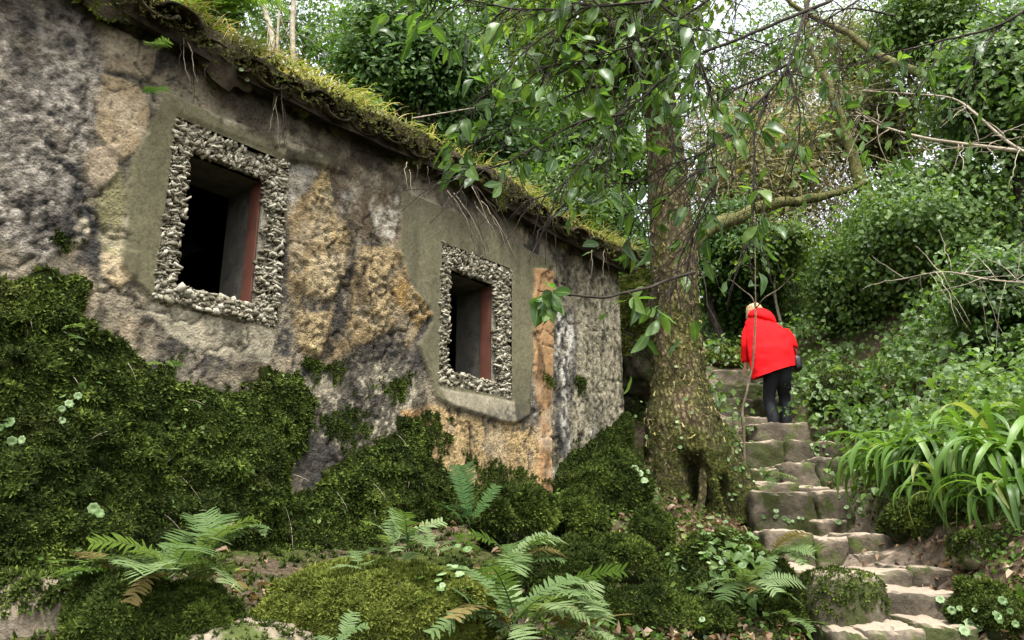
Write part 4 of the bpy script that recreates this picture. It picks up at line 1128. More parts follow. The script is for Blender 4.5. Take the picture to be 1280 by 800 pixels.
# mossy bough crossing behind the walker
def bough(name, label, pts, r0, r1, mat, k=10, moss=0, twigs=0, seed=1, cat='branch', tw_len=.5, tw_r=.008, msize=.02, tmat=None, group=None):
    pw_ = np.array([P(*q) for q in pts])
    pa = resample(pw_, 12 * len(pts)); rs = np.random.RandomState(seed)
    pa[1:-1] += .05 * r0 / .1 * np.stack([fbm(pa, 2.2, 3, seed + i) for i in range(3)], -1)[1:-1]
    rd = np.linspace(r0, r1, len(pa)) * (1 + .25 * fbm(pa, 3, 2, seed + 7))
    V, F = tube(pa, rd, k)
    root = empty(name, pa[0], label, cat, group); O = pa[0]
    npobj('stem', V - O, F, mat, root)
    if moss:
        r = moss_tufts(V, F, moss, msize, None, seed)
        q = npobj('moss', r[0] - O, r[1], M_moss_bright, root, attrs={'rnd': r[2]}); q['kind'] = 'stuff'
    if twigs:
        parts = []
        for q in range(twigs):
            a = pa[rs.randint(2, len(pa))]; dv = nrm(rs.randn(3) * np.array([1, .6, .8])); L = tw_len * rs.uniform(.4, 1.2)
            u = np.linspace(0, 1, 8)[:, None]
            pp = a + dv * u * L + np.array([0, 0, -.3]) * L * u * u * rs.rand() + np.cumsum(rs.normal(0, .02 * L, (8, 3)), 0) * (u > 0)
            parts.append(tube(pp, np.linspace(tw_r, tw_r * .3, 8), 4))
        V, F = merge(parts); npobj('twigs', V - O, F, tmat or mat, root)['kind'] = 'stuff'
    return root, pa
bg_root, _ = bough('mossy_bough', 'mossy horizontal bough reaching right behind the walker', [(846, 335, 7.2), (862, 306, 7.9), (890, 284, 8.7), (920, 272, 9.4), (960, 256, 10), (1005, 250, 10.4), (1045, 240, 10.8), (1085, 228, 11.4)], .10, .05, M_bark_moss, 10, 5000, 14, 401, 'branch', .8, .014, .028)
kids = {o.name.split('.')[0]: o for o in list(COL.objects) if o.parent == bg_root}
st_ = kids['stem']; st_.name = 'bough'; st_.parent = tree; st_.location = tuple(np.array(bg_root.location) - TO); st_['label'] = 'mossy horizontal bough reaching right above the walker'
for k_ in ('moss', 'twigs'): kids[k_].parent = st_
bpy.data.objects.remove(bg_root)
bough('mossy_bough', 'knotted mossy limb near the bright sky at upper right', [(1105, 300, 12), (1075, 225, 12), (1055, 160, 12), (1035, 110, 12), (1015, 60, 12.3), (1005, -30, 12.6)], .12, .03, M_bark_moss, 9, 2500, 12, 402, 'branch', .9, .014, .03)
bough('curved_limb', 'thick mossy limb arching below the sky at upper right', [(950, -60, 10.6), (985, 0, 10.6), (1030, 28, 10.5), (1065, 45, 10.4), (1100, 70, 10.2), (1160, 95, 9.8), (1230, 115, 9.2), (1320, 150, 8.6)], .025, .085, M_bark_moss, 10, 0, 10, 403, 'branch', .6, .01)
bough('bare_branch', 'long bare tan branch crossing the ivy at right', [(1300, 192, 5.2), (1235, 184, 5.3), (1160, 174, 5.4), (1105, 158, 5.5), (1070, 140, 5.6)], .016, .006, M_bark_pale, 6, 0, 26, 404, 'branch', .42, .005)
bough('bare_branch', 'thin forked bare branch just above the long tan branch', [(1300, 200, 5.0), (1262, 178, 5.1), (1228, 150, 5.2), (1195, 125, 5.3), (1150, 118, 5.4), (1060, 112, 5.5)], .012, .004, M_bark_pale, 6, 0, 22, 405, 'branch', .4, .004)
bough('bare_branch', 'tangle of thin bare stems low on the ivy at right edge', [(1300, 355, 5.9), (1240, 350, 6.1), (1180, 340, 6.3), (1120, 350, 6.5)], .008, .004, M_bark_pale, 5, 0, 30, 406, 'branch', .55, .004)
for q, (pts, lab) in enumerate((([(332, 80, 5.6), (340, 50, 5.65), (330, 10, 5.7), (322, -40, 5.7)], 'leaning pale bare sapling on the roof line, leftmost of three'),
                                ([(367, 82, 5.8), (366, 40, 5.8), (367, 0, 5.8), (366, -40, 5.8)], 'straight pale bare sapling on the roof line, rightmost of three'),
                                ([(346, 70, 6.2), (347, 40, 6.2), (350, 0, 6.2), (352, -40, 6.2)], 'thinnest bare sapling on the roof line, middle of three'))):
    bough('bare_sapling', lab, pts, (.03, .022, .014)[q], (.02, .016, .01)[q], M_bark_pale, 7, 0, (10, 7, 5)[q], 410 + q, 'sapling', .35, .005, group='bare saplings on the roof line')
bough('fallen_branch', 'pale branch lying along the roof edge', [(322, 70, 5.3), (345, 78, 5.3), (372, 92, 5.35), (388, 112, 5.4)], .022, .015, M_bark_pale, 7, 0, 5, 414, 'branch', .25, .005)
bough('tilted_pole', 'thin pale straight stick leaning in the shrubs above the roof', [(515, 148, 7.4), (580, 137, 7.4), (660, 124, 7.4)], .008, .006, M_bark_pale, 5, 0, 0, 415, 'stick')
# thin sapling in front of the walker
M_stick = bark2('sapling_bark', (0.06, 0.045, 0.03), (0.13, 0.10, 0.07), (0.22, 0.18, 0.13))
sp, _ = bough('thin_sapling', 'thin forked sapling stem standing in front of the walker', [(930, 600, 7.7), (930, 556, 7.7), (928, 515, 7.7), (934, 488, 7.7), (941, 455, 7.7), (944, 415, 7.7), (945, 386, 7.7)], .013, .009, M_stick, 7, 0, 0, 420, 'sapling')
for pts in ([(945, 388, 7.7), (940, 372, 7.7), (928, 362, 7.75), (914, 350, 7.8)], [(945, 386, 7.7), (956, 372, 7.6), (975, 360, 7.6), (992, 342, 7.5)], [(945, 388, 7.7), (944, 350, 7.7), (944, 300, 7.7), (943, 262, 7.7)]):
    V, F = tube(resample(np.array([P(*q) for q in pts]), 14), np.linspace(.007, .003, 14), 6)
    npobj('branch', V - np.array(sp.location), F, M_stick, sp)

# ---------------------------------------------------------------- overhanging leafy branches near the camera
M_near_leaf = leaf_mat('near_leaf', [(0.0, (0.022, 0.055, 0.014)), (0.35, (0.045, 0.10, 0.022)), (0.7, (0.085, 0.16, 0.030)), (1.0, (0.14, 0.22, 0.045))], .38, .42, .35, 1.9, per_object=True, veins=True)
M_near_leaf2 = leaf_mat('near_leaf_small', [(0.0, (0.022, 0.055, 0.014)), (0.5, (0.06, 0.12, 0.025)), (1.0, (0.13, 0.21, 0.045))], .38, .42, .35, 1.9)
leaf_meshes = []
for k, (w_, dr, fo, md) in enumerate(((.22, .16, .07, .5), (.25, .34, .10, .45), (.19, -.14, .06, .5), (.24, .45, .13, .42))):
    V, F = oval_leaf(w_, 9, dr, fo, .8, md)
    V[:, 0] += .04 * np.sin(V[:, 1] * 3 + k); V[:, 2] += .02 * np.sin(V[:, 1] * 11 + k) * (np.abs(V[:, 0]) > .02)
    V[:, 1] += .06
    stem = np.array([[-.012, 0, 0], [.012, 0, 0], [.008, .08, .03], [-.008, .08, .03]])
    F2 = np.array([[0, 1, 2, 3]]) + len(V)
    leaf_meshes.append(npmesh('leaf', np.concatenate([V, stem]), np.concatenate([F, F2]), M_near_leaf, attrs={'mid': np.concatenate([np.tile([0, 1, 0], 9), np.ones(4)])}))
def overhang(label, mains, seed, nleaf, n_tw=26, tw=(.12, .4), leaf=(.055, .10), Ybase=3.0, bare=0.35, leaf_from=0.25, rt=.006, parts_n=300, clear=None):
    rs = np.random.RandomState(seed)
    P0 = P(*mains[0][0])
    root = empty('overhanging_branch', P0, label, 'branch', 'leafy branches hanging into view from above')
    tw_parts, ends = [], []
    for mi, m in enumerate(mains):
        pts = np.array([P(*q) for q in m])
        pa = resample(pts, 10 * len(pts)); pa[1:-1] += .010 * np.stack([fbm(pa, 7, 3, seed + i + mi) for i in range(3)], -1)[1:-1]
        r0 = .0085 if mi == 0 else .006
        V, F = tube(pa, np.linspace(r0, .0022, len(pa)), 6)
        npobj('stem', V - P0, F, M_twig, root)
        L = np.linalg.norm(np.diff(pa, axis=0), axis=1).sum()
        for q in range(max(3, int(n_tw * L))):
            i = rs.randint(2, len(pa) - 1); tg = nrm(pa[i] - pa[i - 1])
            dv = nrm(tg + rs.randn(3) * np.array([.75, .5, .6]) + np.array([0, 0, -.15]))
            l = rs.uniform(*tw); u = np.linspace(0, 1, 7)[:, None]
            pp = pa[i] + dv * u * l + np.array([0, 0, -.25]) * l * u * u + np.cumsum(rs.normal(0, .03 * l, (7, 3)), 0) * (u > 0)
            tw_parts.append(tube(pp, np.linspace(.0032, .0011, 7), 4))
            if rs.rand() > bare and i > leaf_from * len(pa):
                nl = rs.randint(3, 8)
                for z in range(nl):
                    j = rs.randint(3, 7); ends.append((pp[j], nrm(pp[j] - pp[j - 1])))
            if rs.rand() < .5:
                for z in range(2):
                    j = rs.randint(2, 6); d2 = nrm(dv + rs.randn(3) * .8); l2 = l * .45
                    p2 = pp[j] + d2 * np.linspace(0, 1, 5)[:, None] * l2 + np.array([0, 0, -.2]) * l2 * np.linspace(0, 1, 5)[:, None] ** 2
                    tw_parts.append(tube(p2, np.linspace(.002, .0009, 5), 3))
                    if rs.rand() > bare and i > leaf_from * len(pa): ends += [(p2[-1], d2), (p2[-2], d2), (p2[-1], d2)]
    V, F = merge(tw_parts); npobj('twigs', V - P0, F, M_twig, root)['kind'] = 'stuff'
    if clear is not None: ends = [e for e in ends if not clear(*project(e[0]))]
    rs.shuffle(ends)
    ends = ends[:nleaf]
    extra = []
    for q, (p, dv) in enumerate(ends):
        yv = nrm(dv * .7 + rs.randn(3) * .65 + np.array([0, 0, -.55])); zv = nrm(rs.randn(3) * .7 + np.array([0, -.35, .75]))
        M = frame_dir(yv[None], zv[None])[0]; s = rs.uniform(*leaf)
        if q < parts_n:
            o = link('leaf', leaf_meshes[rs.randint(4)], root)
            pl = p - P0
            o.matrix_local = Matrix([[*(M[r] * s), pl[r]] for r in range(3)] + [[0, 0, 0, 1]])
        else: extra.append((p, M, s))
    if extra:
        V, F, idn = bake(OVAL[0], OVAL[1], np.array([e[0] for e in extra]), np.array([e[1] for e in extra]), np.array([e[2] for e in extra]))
        npobj('small_leaves', V - P0, F, M_near_leaf2, root, attrs={'rnd': rs.rand(len(extra))[idn]})['kind'] = 'stuff'
overhang('long leafy branch sweeping from top right down to the roof edge',
         [[(1040, 0, 3.3), (960, 34, 3.2), (870, 71, 3.1), (810, 116, 3.05), (780, 142, 3.0), (757, 176, 3.0), (724, 210, 2.95), (690, 240, 2.9), (655, 252, 2.9)],
          [(810, 116, 3.05), (750, 110, 3.0), (690, 130, 3.0), (630, 160, 2.95), (580, 185, 2.9)],
          [(780, 142, 3.0), (730, 150, 2.9), (680, 175, 2.9), (630, 205, 2.85), (585, 215, 2.8)],
          [(757, 176, 3.0), (740, 220, 3.0), (700, 260, 3.0), (670, 290, 3.0)]], 501, 190, 24, (.10, .28), (.05, .10), bare=.3, clear=lambda x, y: (y > 225 + .35 * abs(x - 600) * (x > 600)) or (x < 560 and y > 190))
overhang('leafy boughs along the top edge above the hut roof',
         [[(980, -30, 3.1), (900, -12, 3.0), (820, 0, 2.9), (740, 8, 2.85), (660, 12, 2.8), (590, 2, 2.75), (530, -6, 2.7)],
          [(900, -12, 3.0), (840, 30, 3.0), (780, 60, 2.95), (720, 75, 2.9), (660, 90, 2.9)],
          [(740, 8, 2.85), (690, 40, 2.85), (650, 70, 2.8), (620, 100, 2.8)],
          [(820, 0, 2.9), (860, 40, 2.9), (880, 90, 2.95), (890, 130, 3.0)]], 502, 300, 38, (.12, .34), (.052, .108), bare=.15)
overhang('nearly bare drooping branch in front of the big trunk',
         [[(1015, -10, 3.4), (985, 80, 3.3), (960, 116, 3.3), (922, 161, 3.25), (907, 206, 3.2), (885, 247, 3.2), (866, 285, 3.2), (862, 330, 3.2)],
          [(985, 80, 3.3), (935, 105, 3.3), (890, 118, 3.3), (850, 150, 3.3)], [(960, 116, 3.3), (945, 160, 3.3), (944, 210, 3.3), (940, 290, 3.35), (930, 310, 3.35)],
          [(922, 161, 3.25), (880, 190, 3.25), (840, 205, 3.2), (800, 225, 3.2), (760, 230, 3.2)], [(907, 206, 3.2), (870, 215, 3.2), (830, 250, 3.2), (790, 275, 3.2)],
          [(866, 285, 3.2), (850, 320, 3.2), (842, 360, 3.2), (820, 390, 3.2)], [(985, 80, 3.3), (1000, 140, 3.3), (995, 200, 3.35)]], 503, 120, 26, (.1, .36), (.06, .11), bare=.6)
overhang('drooping twig of large leaves in front of the hut corner',
         [[(868, 340, 3.1), (830, 352, 3.0), (790, 366, 2.9), (745, 372, 2.8), (700, 366, 2.75), (672, 362, 2.7)], [(820, 355, 3.0), (815, 375, 3.0), (812, 400, 3.0)]], 504, 26, 9, (.04, .10), (.07, .11), bare=.0, leaf_from=.35)
overhang('leafy branch hanging from the top right corner over the ivy',
         [[(1330, -20, 3.6), (1250, 30, 3.6), (1180, 50, 3.6), (1100, 70, 3.6), (1040, 90, 3.6)], [(1180, 50, 3.6), (1160, 90, 3.6), (1130, 130, 3.6), (1060, 130, 3.7)], [(1250, 30, 3.6), (1220, 80, 3.6), (1200, 120, 3.6)], [(1120, 20, 3.5), (1060, 10, 3.5), (1000, 20, 3.5)]], 505, 120, 16, (.12, .32), (.05, .09), bare=.3)

overhang('fine leafy spray spreading across the bright sky right of the trunk',
         [[(1120, -30, 5.2), (1040, 20, 5.2), (960, 55, 5.1), (890, 85, 5.0), (840, 130, 5.0)], [(1040, 20, 5.2), (1000, 80, 5.2), (960, 130, 5.2), (900, 170, 5.2)], [(960, 55, 5.1), (900, 40, 5.0), (840, 40, 5.0), (780, 70, 5.0)], [(1040, 20, 5.2), (1050, 80, 5.2), (1040, 140, 5.2), (1000, 180, 5.2)]], 506, 420, 24, (.15, .5), (.05, .09), bare=.25)
overhang('fine leafy spray in front of the upper trunk',
         [[(700, -40, 5.4), (760, 20, 5.4), (800, 90, 5.4), (830, 150, 5.4), (850, 210, 5.4)], [(760, 20, 5.4), (830, 50, 5.3), (880, 110, 5.3)], [(800, 90, 5.4), (770, 150, 5.4), (730, 200, 5.4)]], 507, 360, 28, (.15, .45), (.05, .09), bare=.2)

# ---------------------------------------------------------------- ferns
def frond(L, wid, n=20, droop=.5, elev=.7, pin_w=.42, seed=0, curl=.12, lobed=False):
    """frond along +y rising then drooping"""
    rs = np.random.RandomState(seed)
    u = np.linspace(0, 1, 14); e = elev - droop * 2 * u
    dy, dz = np.cos(e), np.sin(e)
    path = np.stack([.06 * L * np.sin(u * 2.2 + seed), np.concatenate([[0], np.cumsum((dy[1:] + dy[:-1]) / 2)]) * L / 13, np.concatenate([[0], np.cumsum((dz[1:] + dz[:-1]) / 2)]) * L / 13], -1)
    parts = [tube(path, np.linspace(.008 * L + .0012, .0008, 14), 4)]
    tang = nrm(np.gradient(path, axis=0))
    for i in range(n):
        tt = .16 + .83 * i / (n - 1)
        c = np.array([np.interp(tt, u, path[:, k]) for k in range(3)]); tg = nrm(np.array([np.interp(tt, u, tang[:, k]) for k in range(3)]))
        l = wid * (math.sin(math.pi * (0.14 + .86 * (1 - tt)) ** .75) ** .8 if tt > .2 else .75) * rs.uniform(.88, 1.08)
        l = max(l, .08 * wid)
        for sd in (-1, 1):
            x = np.array([sd, 0, 0.0]); dv = nrm(x + tg * rs.uniform(.25, .5) + np.array([0, 0, rs.normal(.1, .1)]))
            up = nrm(np.cross(dv, tg) * sd); bl = nrm(np.cross(up, dv))
            ww = pin_w * L * .83 / n
            st = []
            for q, (a, b) in enumerate(((0, .9), (.35, 1.0), (.7, .8), (1.0, .12))):
                m_ = c + tg * sd * 0 + dv * l * a + np.array([0, 0, -curl * l * a * a])
                st += [m_ - bl * ww * b, m_ + bl * ww * b]
            parts.append((np.array(st), np.array([[0, 1, 3, 2], [2, 3, 5, 4], [4, 5, 7, 6]])))
    return merge(parts)
def fern_mat(name, st): return leaf_mat(name, st, .6, .38, .14, 1.3, per_object=True)
M_fern = fern_mat('fern_frond', [(0, (.075, .125, .040)), (.5, (.13, .19, .075)), (1, (.21, .27, .125))])
M_fern_d = fern_mat('dark_fern_frond', [(0, (.022, .062, .014)), (1, (.05, .11, .026))])
M_fern_b = fern_mat('bright_fern_frond', [(0, (.08, .16, .02)), (1, (.16, .26, .05))])
M_fern_dead = fern_mat('withered_frond', [(0, (.13, .085, .03)), (1, (.24, .17, .07))])
def fern(label, px, py, Y, fronds, mat=None, seed=0, name='fern'):
    b = P(px, py, Y); rs = np.random.RandomState(seed + 900)
    root = empty(name, b, label, 'fern')
    for k, (az, L, el, dr, wf) in enumerate(fronds):
        V, F = frond(L, L * wf, int(10 + L * 30), dr, el, .40, seed * 31 + k)
        o = npobj('frond', V, F, M_fern_dead if (k % 9 == 6 and len(fronds) > 7) else (mat or M_fern), root)
        o.rotation_euler = (0, rs.normal(0, .25), rad(-az)); o.location = tuple(rs.normal(0, .015, 3))
    return root
# az: 0 = away from camera, 90 = right, 180 = towards camera, 270 = left
def spread(n, a0, a1, L0, L1, el=.7, dr=.55, wf=.2, seed=0):
    rs = np.random.RandomState(seed)
    return [(a0 + (a1 - a0) * (k + .5) / n + rs.normal(0, 9), rs.uniform(L0, L1), el + rs.normal(0, .2), dr + rs.normal(0, .12), wf * rs.uniform(.85, 1.2)) for k in range(n)]
fern('broad pale fern cluster on the dark hummock at lower left', 210, 722, 2.4, spread(20, -110, 290, .14, .25, .8, .6, .33, 1), seed=1)
fern('small fern fanning upright right of the lower left cluster', 255, 700, 2.45, spread(11, -60, 150, .13, .22, 1.0, .5, .33, 2), seed=2)
fern('fern spreading left over the pale corner rock', 140, 725, 2.4, spread(10, 190, 360, .12, .2, .7, .55, .33, 3), seed=3)
fern('large fern with long arching fronds at bottom centre', 645, 790, 2.62, spread(18, -100, 260, .22, .37, .95, .7, .2, 4), seed=4)
fern('fern leaning right beside the large bottom fern', 670, 765, 2.85, spread(10, 20, 160, .22, .35, .75, .55, .2, 5), seed=5)
fern('bushy fern just above the large bottom fern', 640, 715, 3.0, spread(11, -90, 200, .18, .29, 1.0, .6, .21, 6), seed=6)
fern('fern fronds arching left from the foot of the large bottom fern', 590, 785, 2.7, spread(8, 190, 350, .18, .28, .9, .6, .22, 24), seed=24)
fern('low fern spreading right at the bottom edge near the dead leaves', 712, 790, 2.95, spread(9, -20, 200, .18, .30, .8, .6, .22, 25), seed=25)
fern('dark upright fern against the ochre wall foot', 588, 652, 4.1, [(-25, .30, 1.35, .25, .2), (8, .33, 1.5, .15, .18), (-70, .22, 1.0, .5, .2), (30, .24, 1.3, .3, .2), (-45, .2, .9, .5, .2)], M_fern_d, 7)
fern('little fern on top of the bright mossy boulder', 495, 688, 2.6, spread(11, -90, 240, .10, .19, .8, .5, .26, 8), seed=8)
fern('short fern at the left rim of the bright mossy boulder', 455, 705, 2.6, spread(6, -120, 100, .07, .13, .6, .5, .26, 9), seed=9)
fern('small fern at the bottom edge left of centre', 425, 812, 2.35, [(10, .11, 1.2, .3, .3), (70, .10, .9, .4, .3), (-60, .10, .8, .4, .3)], seed=10)
fern('fern low on the mound left of the stairs', 930, 735, 4.3, spread(14, 60, 300, .18, .32, .7, .6, .24, 11), seed=11)
fern('fern tuft on the right flank of the mound by the stairs', 970, 695, 4.45, spread(10, 0, 220, .18, .3, .7, .6, .24, 12), seed=12)
fern('fern sprig at the foot of the mound by the lowest steps', 990, 775, 4.2, spread(5, 40, 250, .12, .2, .5, .5, .24, 13), seed=13)
fern('bright green fern hanging over the roof edge at top left', 262, 22, 3.75, spread(14, 60, 300, .30, .46, .8, .95, .2, 14), M_fern_b, 14)
fern('yellow-green fern at the very top of the roof edge', 300, 0, 3.85, spread(9, 60, 260, .26, .40, .8, .9, .2, 15), M_fern_b, 15)
fern('pale fern sprig sprouting from the wall under the eave', 188, 62, 3.4, [(120, .11, .2, .3, .4), (100, .10, .5, .3, .4), (150, .09, .1, .4, .4)], seed=16)
fern('dark fern sprig on the wall above the nearer window', 184, 118, 3.38, [(110, .08, .35, .3, .42), (80, .09, .55, .3, .4), (140, .07, .1, .4, .4)], M_fern_d, 17)
fern('sparse fern sprigs high on the moss bank at left', 75, 412, 3.0, [(90, .09, .4, .4, .3), (120, .10, .1, .3, .3), (60, .08, .7, .3, .3)], seed=18)
fern('single fern sprig on the moss under the nearer window', 205, 455, 3.2, [(100, .10, .3, .4, .32), (260, .07, .5, .4, .32), (140, .08, .2, .4, .3)], seed=19)
fern('fern on the root beside the stairs', 958, 600, 6.6, spread(7, 20, 220, .16, .26, .6, .6, .22, 20), seed=20)
fern('fern half hidden in the ivy right of the steps', 1070, 560, 7.9, spread(6, -90, 200, .16, .28, .6, .6, .22, 21), seed=21)
fern('small fern low on the moss bank right of the left cluster', 345, 668, 2.75, [(-80, .08, .6, .4, .3), (-30, .07, .8, .4, .3)], seed=22)
fern('slim fern frond group at the wall foot left of the dark fern', 545, 690, 3.3, spread(5, -80, 90, .12, .2, .8, .5, .22, 23), seed=23)

# ---------------------------------------------------------------- strap-leaved clumps on the right bank
M_strap = leaf_mat('strap_leaf', [(0, (.04, .09, .014)), (.4, (.08, .16, .025)), (.8, (.125, .225, .04)), (.93, (.17, .28, .065)), (1, (.28, .28, .10))], .42, .34, .35, per_object=True)
def strap(L, wd, elev, curl, seed):
    n = 13; u = np.linspace(0, 1, n)
    e = elev - curl * (u ** 1.35) * 2.4; e = np.maximum(e, -1.45)
    y = np.concatenate([[0], np.cumsum(np.cos(e[:-1]))]) * L / (n - 1); z = np.concatenate([[0], np.cumsum(np.sin(e[:-1]))]) * L / (n - 1)
    w_ = wd * np.minimum(1, .55 + u * 2.0) * np.clip((1 - u) * 6, 0.06, 1) ** .7
    nz = np.stack([0 * e, -np.sin(e), np.cos(e)], -1)
    ctr = np.stack([.05 * L * np.sin(u * 2 + seed), y, z], -1)
    ed = .35 * w_
    Lf = ctr + np.stack([-w_, 0 * w_, 0 * w_], -1) + nz * ed[:, None]; Rt = ctr + np.stack([w_, 0 * w_, 0 * w_], -1) + nz * ed[:, None]
    V = np.stack([Lf, ctr, Rt], 1).reshape(-1, 3)
    return V, grid_faces(n, 3)[:, ::-1]
rs = np.random.RandomState(31)
strap_meshes = [npmesh('leaf', *strap(1.0, .024, rs.uniform(1.05, 1.5), rs.uniform(.95, 1.9), k), M_strap) for k in range(14)]
def strap_clump(label, px, py, Y, n, L0, L1, a0, a1, seed, sp=.1):
    b = P(px, py, Y); root = empty('strap_leaved_plant', b, label, 'plant', 'strap-leaved clumps on the right bank'); rs = np.random.RandomState(seed)
    for k in range(n):
        o = link('leaf', strap_meshes[rs.randint(14)], root)
        o.location = tuple(rs.normal(0, sp, 3) * np.array([1, 1, .25])); L = rs.uniform(L0, L1)
        o.scale = (L * rs.uniform(.85, 1.15), L, L); o.rotation_euler = (rs.normal(0, .15), rs.normal(0, .2), rad(-rs.uniform(a0, a1)))
strap_clump('leftmost strap-leaved clump spilling over the bank beside the steps', 1150, 596, 6.0, 90, .48, .92, 60, 330, 1, .13)
strap_clump('strap-leaved clump in the middle of the bank', 1200, 594, 5.7, 76, .46, .88, 50, 320, 2, .12)
strap_clump('strap-leaved clump at the right edge with long drooping leaves', 1268, 600, 5.0, 80, .46, .9, 60, 320, 3, .12)
strap_clump('strap-leaved clump behind the others under the ivy at right', 1226, 562, 6.0, 40, .40, .62, 0, 360, 4, .12)
strap_clump('lowest strap-leaved clump hanging toward the bottom right corner', 1272, 640, 4.6, 30, .42, .62, 110, 310, 5, .08)
strap_clump('strap-leaved tuft low on the bank between the steps and the right edge', 1196, 632, 5.2, 34, .36, .6, 100, 300, 7, .09)
strap_clump('small upper left strap-leaved tuft nearest the walker', 1122, 572, 6.7, 30, .36, .56, 60, 340, 6, .1)

# ---------------------------------------------------------------- round-leaved pennywort
M_penny = leaf_mat('pennywort_leaf', [(0, (.08, .15, .04)), (.5, (.16, .25, .09)), (1, (.32, .42, .22))], .4, .35, .35, per_object=True)
def penny_mesh(seed):
    a = np.linspace(0, 2 * np.pi, 14, endpoint=False)
    V = [[0, 0, -.34]]
    for r, z in ((.35, -.14), (.75, .04), (1.0, -.05)):
        rr_ = r * (1 + (.09 * np.cos(7 * a) if r == 1 else 0)); V += np.stack([rr_ * np.cos(a), rr_ * np.sin(a), np.full(14, z) + .04 * np.sin(2 * a + seed) * r], -1).tolist()
    F3 = [[0, 1 + k, 1 + (k + 1) % 14] for k in range(14)]
    F4 = [[1 + q * 14 + k, 15 + q * 14 + k, 15 + q * 14 + (k + 1) % 14, 1 + q * 14 + (k + 1) % 14] for q in range(2) for k in range(14)]
    return npmesh('leaf', np.array(V), [np.array(F4), np.array(F3)], M_penny)
penny_meshes = [penny_mesh(k) for k in range(3)]
def pennywort(label, px, py, Y, spx, spy, n, r0, r1, seed, nd=(0, -1, .6), conform=None):
    rs = np.random.RandomState(seed); b = P(px, py, Y); root = empty('pennywort', b, label, 'plant')
    for k in range(n):
        p = P(px + rs.normal(0, spx), py + rs.normal(0, spy), Y + (conform(rs) if conform else rs.normal(0, .03))); ndv = np.array(nd, float)
        dr_ = nrm(p); ok, loc, nn_, _i, ob_, _m = sc.ray_cast(sc_dg, Vector(dr_ * 2.2), Vector(dr_))       # sit the leaf on whatever surface is there
        if ok and abs(loc.y - Y) < .7: p = np.array(loc) - dr_ * .012 + np.array([0, 0, .004])
        p = p - b
        M = frames(nrm(ndv[None] + rs.randn(1, 3) * .3), rs.rand(1) * 6)[0]; s = rs.uniform(r0, r1)
        o = link('leaf', penny_meshes[rs.randint(3)], root); o.matrix_local = Matrix([[*(M[r] * s), p[r]] for r in range(3)] + [[0, 0, 0, 1]])
    return root
sc_dg = bpy.context.evaluated_depsgraph_get(); sc_dg.update()
pennywort('column of round pale leaves on the moss bank at left', 86, 495, 2.85, 10, 18, 6, .012, .020, 1, (.4, -1, .2))
pennywort('pair of scalloped round leaves low on the left moss bank', 119, 636, 2.62, 5, 10, 2, .014, .02, 2, (.3, -1, .2))
pennywort('round leaves at the left edge of the moss bank', 12, 545, 2.6, 8, 14, 4, .014, .022, 3, (.4, -1, .2))
pennywort('scattered round leaves on the bright mossy boulder', 552, 722, 2.62, 26, 22, 16, .008, .017, 4, (0, -.5, 1))
pennywort('dense round leaves covering the mound left of the stairs', 905, 690, 4.5, 30, 22, 52, .012, .026, 5, (0, -.6, 1), lambda r: r.normal(0, .08))
pennywort('round leaves climbing the foot of the big tree at left', 802, 575, 6.45, 9, 24, 12, .018, .036, 6, (-.1, -1, .4))
pennywort('tiny round leaves dotted over the right root of the tree', 925, 598, 6.65, 16, 24, 18, .012, .022, 7, (.3, -1, .5))
pennywort('tiny round leaves dotted over the trunk above the hollow', 850, 515, 6.72, 22, 30, 12, .010, .018, 8, (0, -1, .2))
pennywort('round leaves on the step just below the big flat stone', 1030, 560, 8.15, 10, 5, 9, .016, .026, 9, (0, -1, .4))
pennywort('round leaves on the mossy step below the tree root', 985, 645, 6.45, 14, 5, 9, .012, .022, 10, (0, -1, .4))
pennywort('round leaves under the ivy beside the walker', 1022, 497, 9.6, 12, 12, 16, .022, .042, 11, (-.2, -1, .4))
pennywort('round leaves at the foot of the strap plants by the steps', 1080, 632, 6.1, 14, 16, 14, .014, .028, 12, (-.2, -1, .4))
pennywort('round leaves on the dark bank at the bottom right', 1232, 770, 3.95, 26, 14, 18, .012, .026, 13, (-.2, -1, .5))
pennywort('few round leaves under the eave above the nearer window', 298, 100, 3.72, 7, 6, 5, .010, .018, 14, (.5, -1, 0))
pennywort('white-green round leaves among the dead leaves at bottom', 870, 790, 4.0, 30, 10, 10, .012, .022, 15, (0, -.7, 1))

# ---------------------------------------------------------------- growth on the roof edge
rs = np.random.RandomState(91)
def eave_pt(s, o, dz): return wall_pt(s, np.array([EZ(q) for q in np.atleast_1d(s)]) + dz + np.maximum(0.1 - o, 0) * math.tan(RP), o)
n = 6500
s_ = rs.uniform(3.8, 8.9, n); dens = smooth(-.35, .35, fbm(np.stack([s_, 0 * s_, 0 * s_], -1), 1.6, 3, 92)); kp = rs.rand(n) < .25 + .75 * dens; s_ = s_[kp]; n = len(s_)
o_ = rs.uniform(-.3, .16, n); b = eave_pt(s_, o_, .20)
parts = []
for k in range(n):
    L = rs.uniform(.06, .24); dv = nrm(WN * rs.uniform(.2, 1.1) + WD * rs.normal(.1, .6) + np.array([0, 0, rs.uniform(.2, 1.1)]))
    u = np.linspace(0, 1, 5)[:, None]; pp = b[k] + dv * L * u + np.array([0, 0, -1]) * L * u * u * rs.uniform(.3, 1.2)
    sd = nrm(np.cross(dv, rs.randn(3))) * .0028
    wv = np.array([1, .9, .8, .55, .1])[:, None]
    V = np.stack([pp - sd * wv, pp + sd * wv], 1).reshape(-1, 3); parts.append((V, grid_faces(5, 2)))
V, F = merge(parts)
gmat = leaf_mat('roof_grass', [(0, (.09, .13, .02)), (.4, (.19, .22, .04)), (.65, (.30, .24, .11)), (1, (.45, .36, .2))], .6, .4, .2)
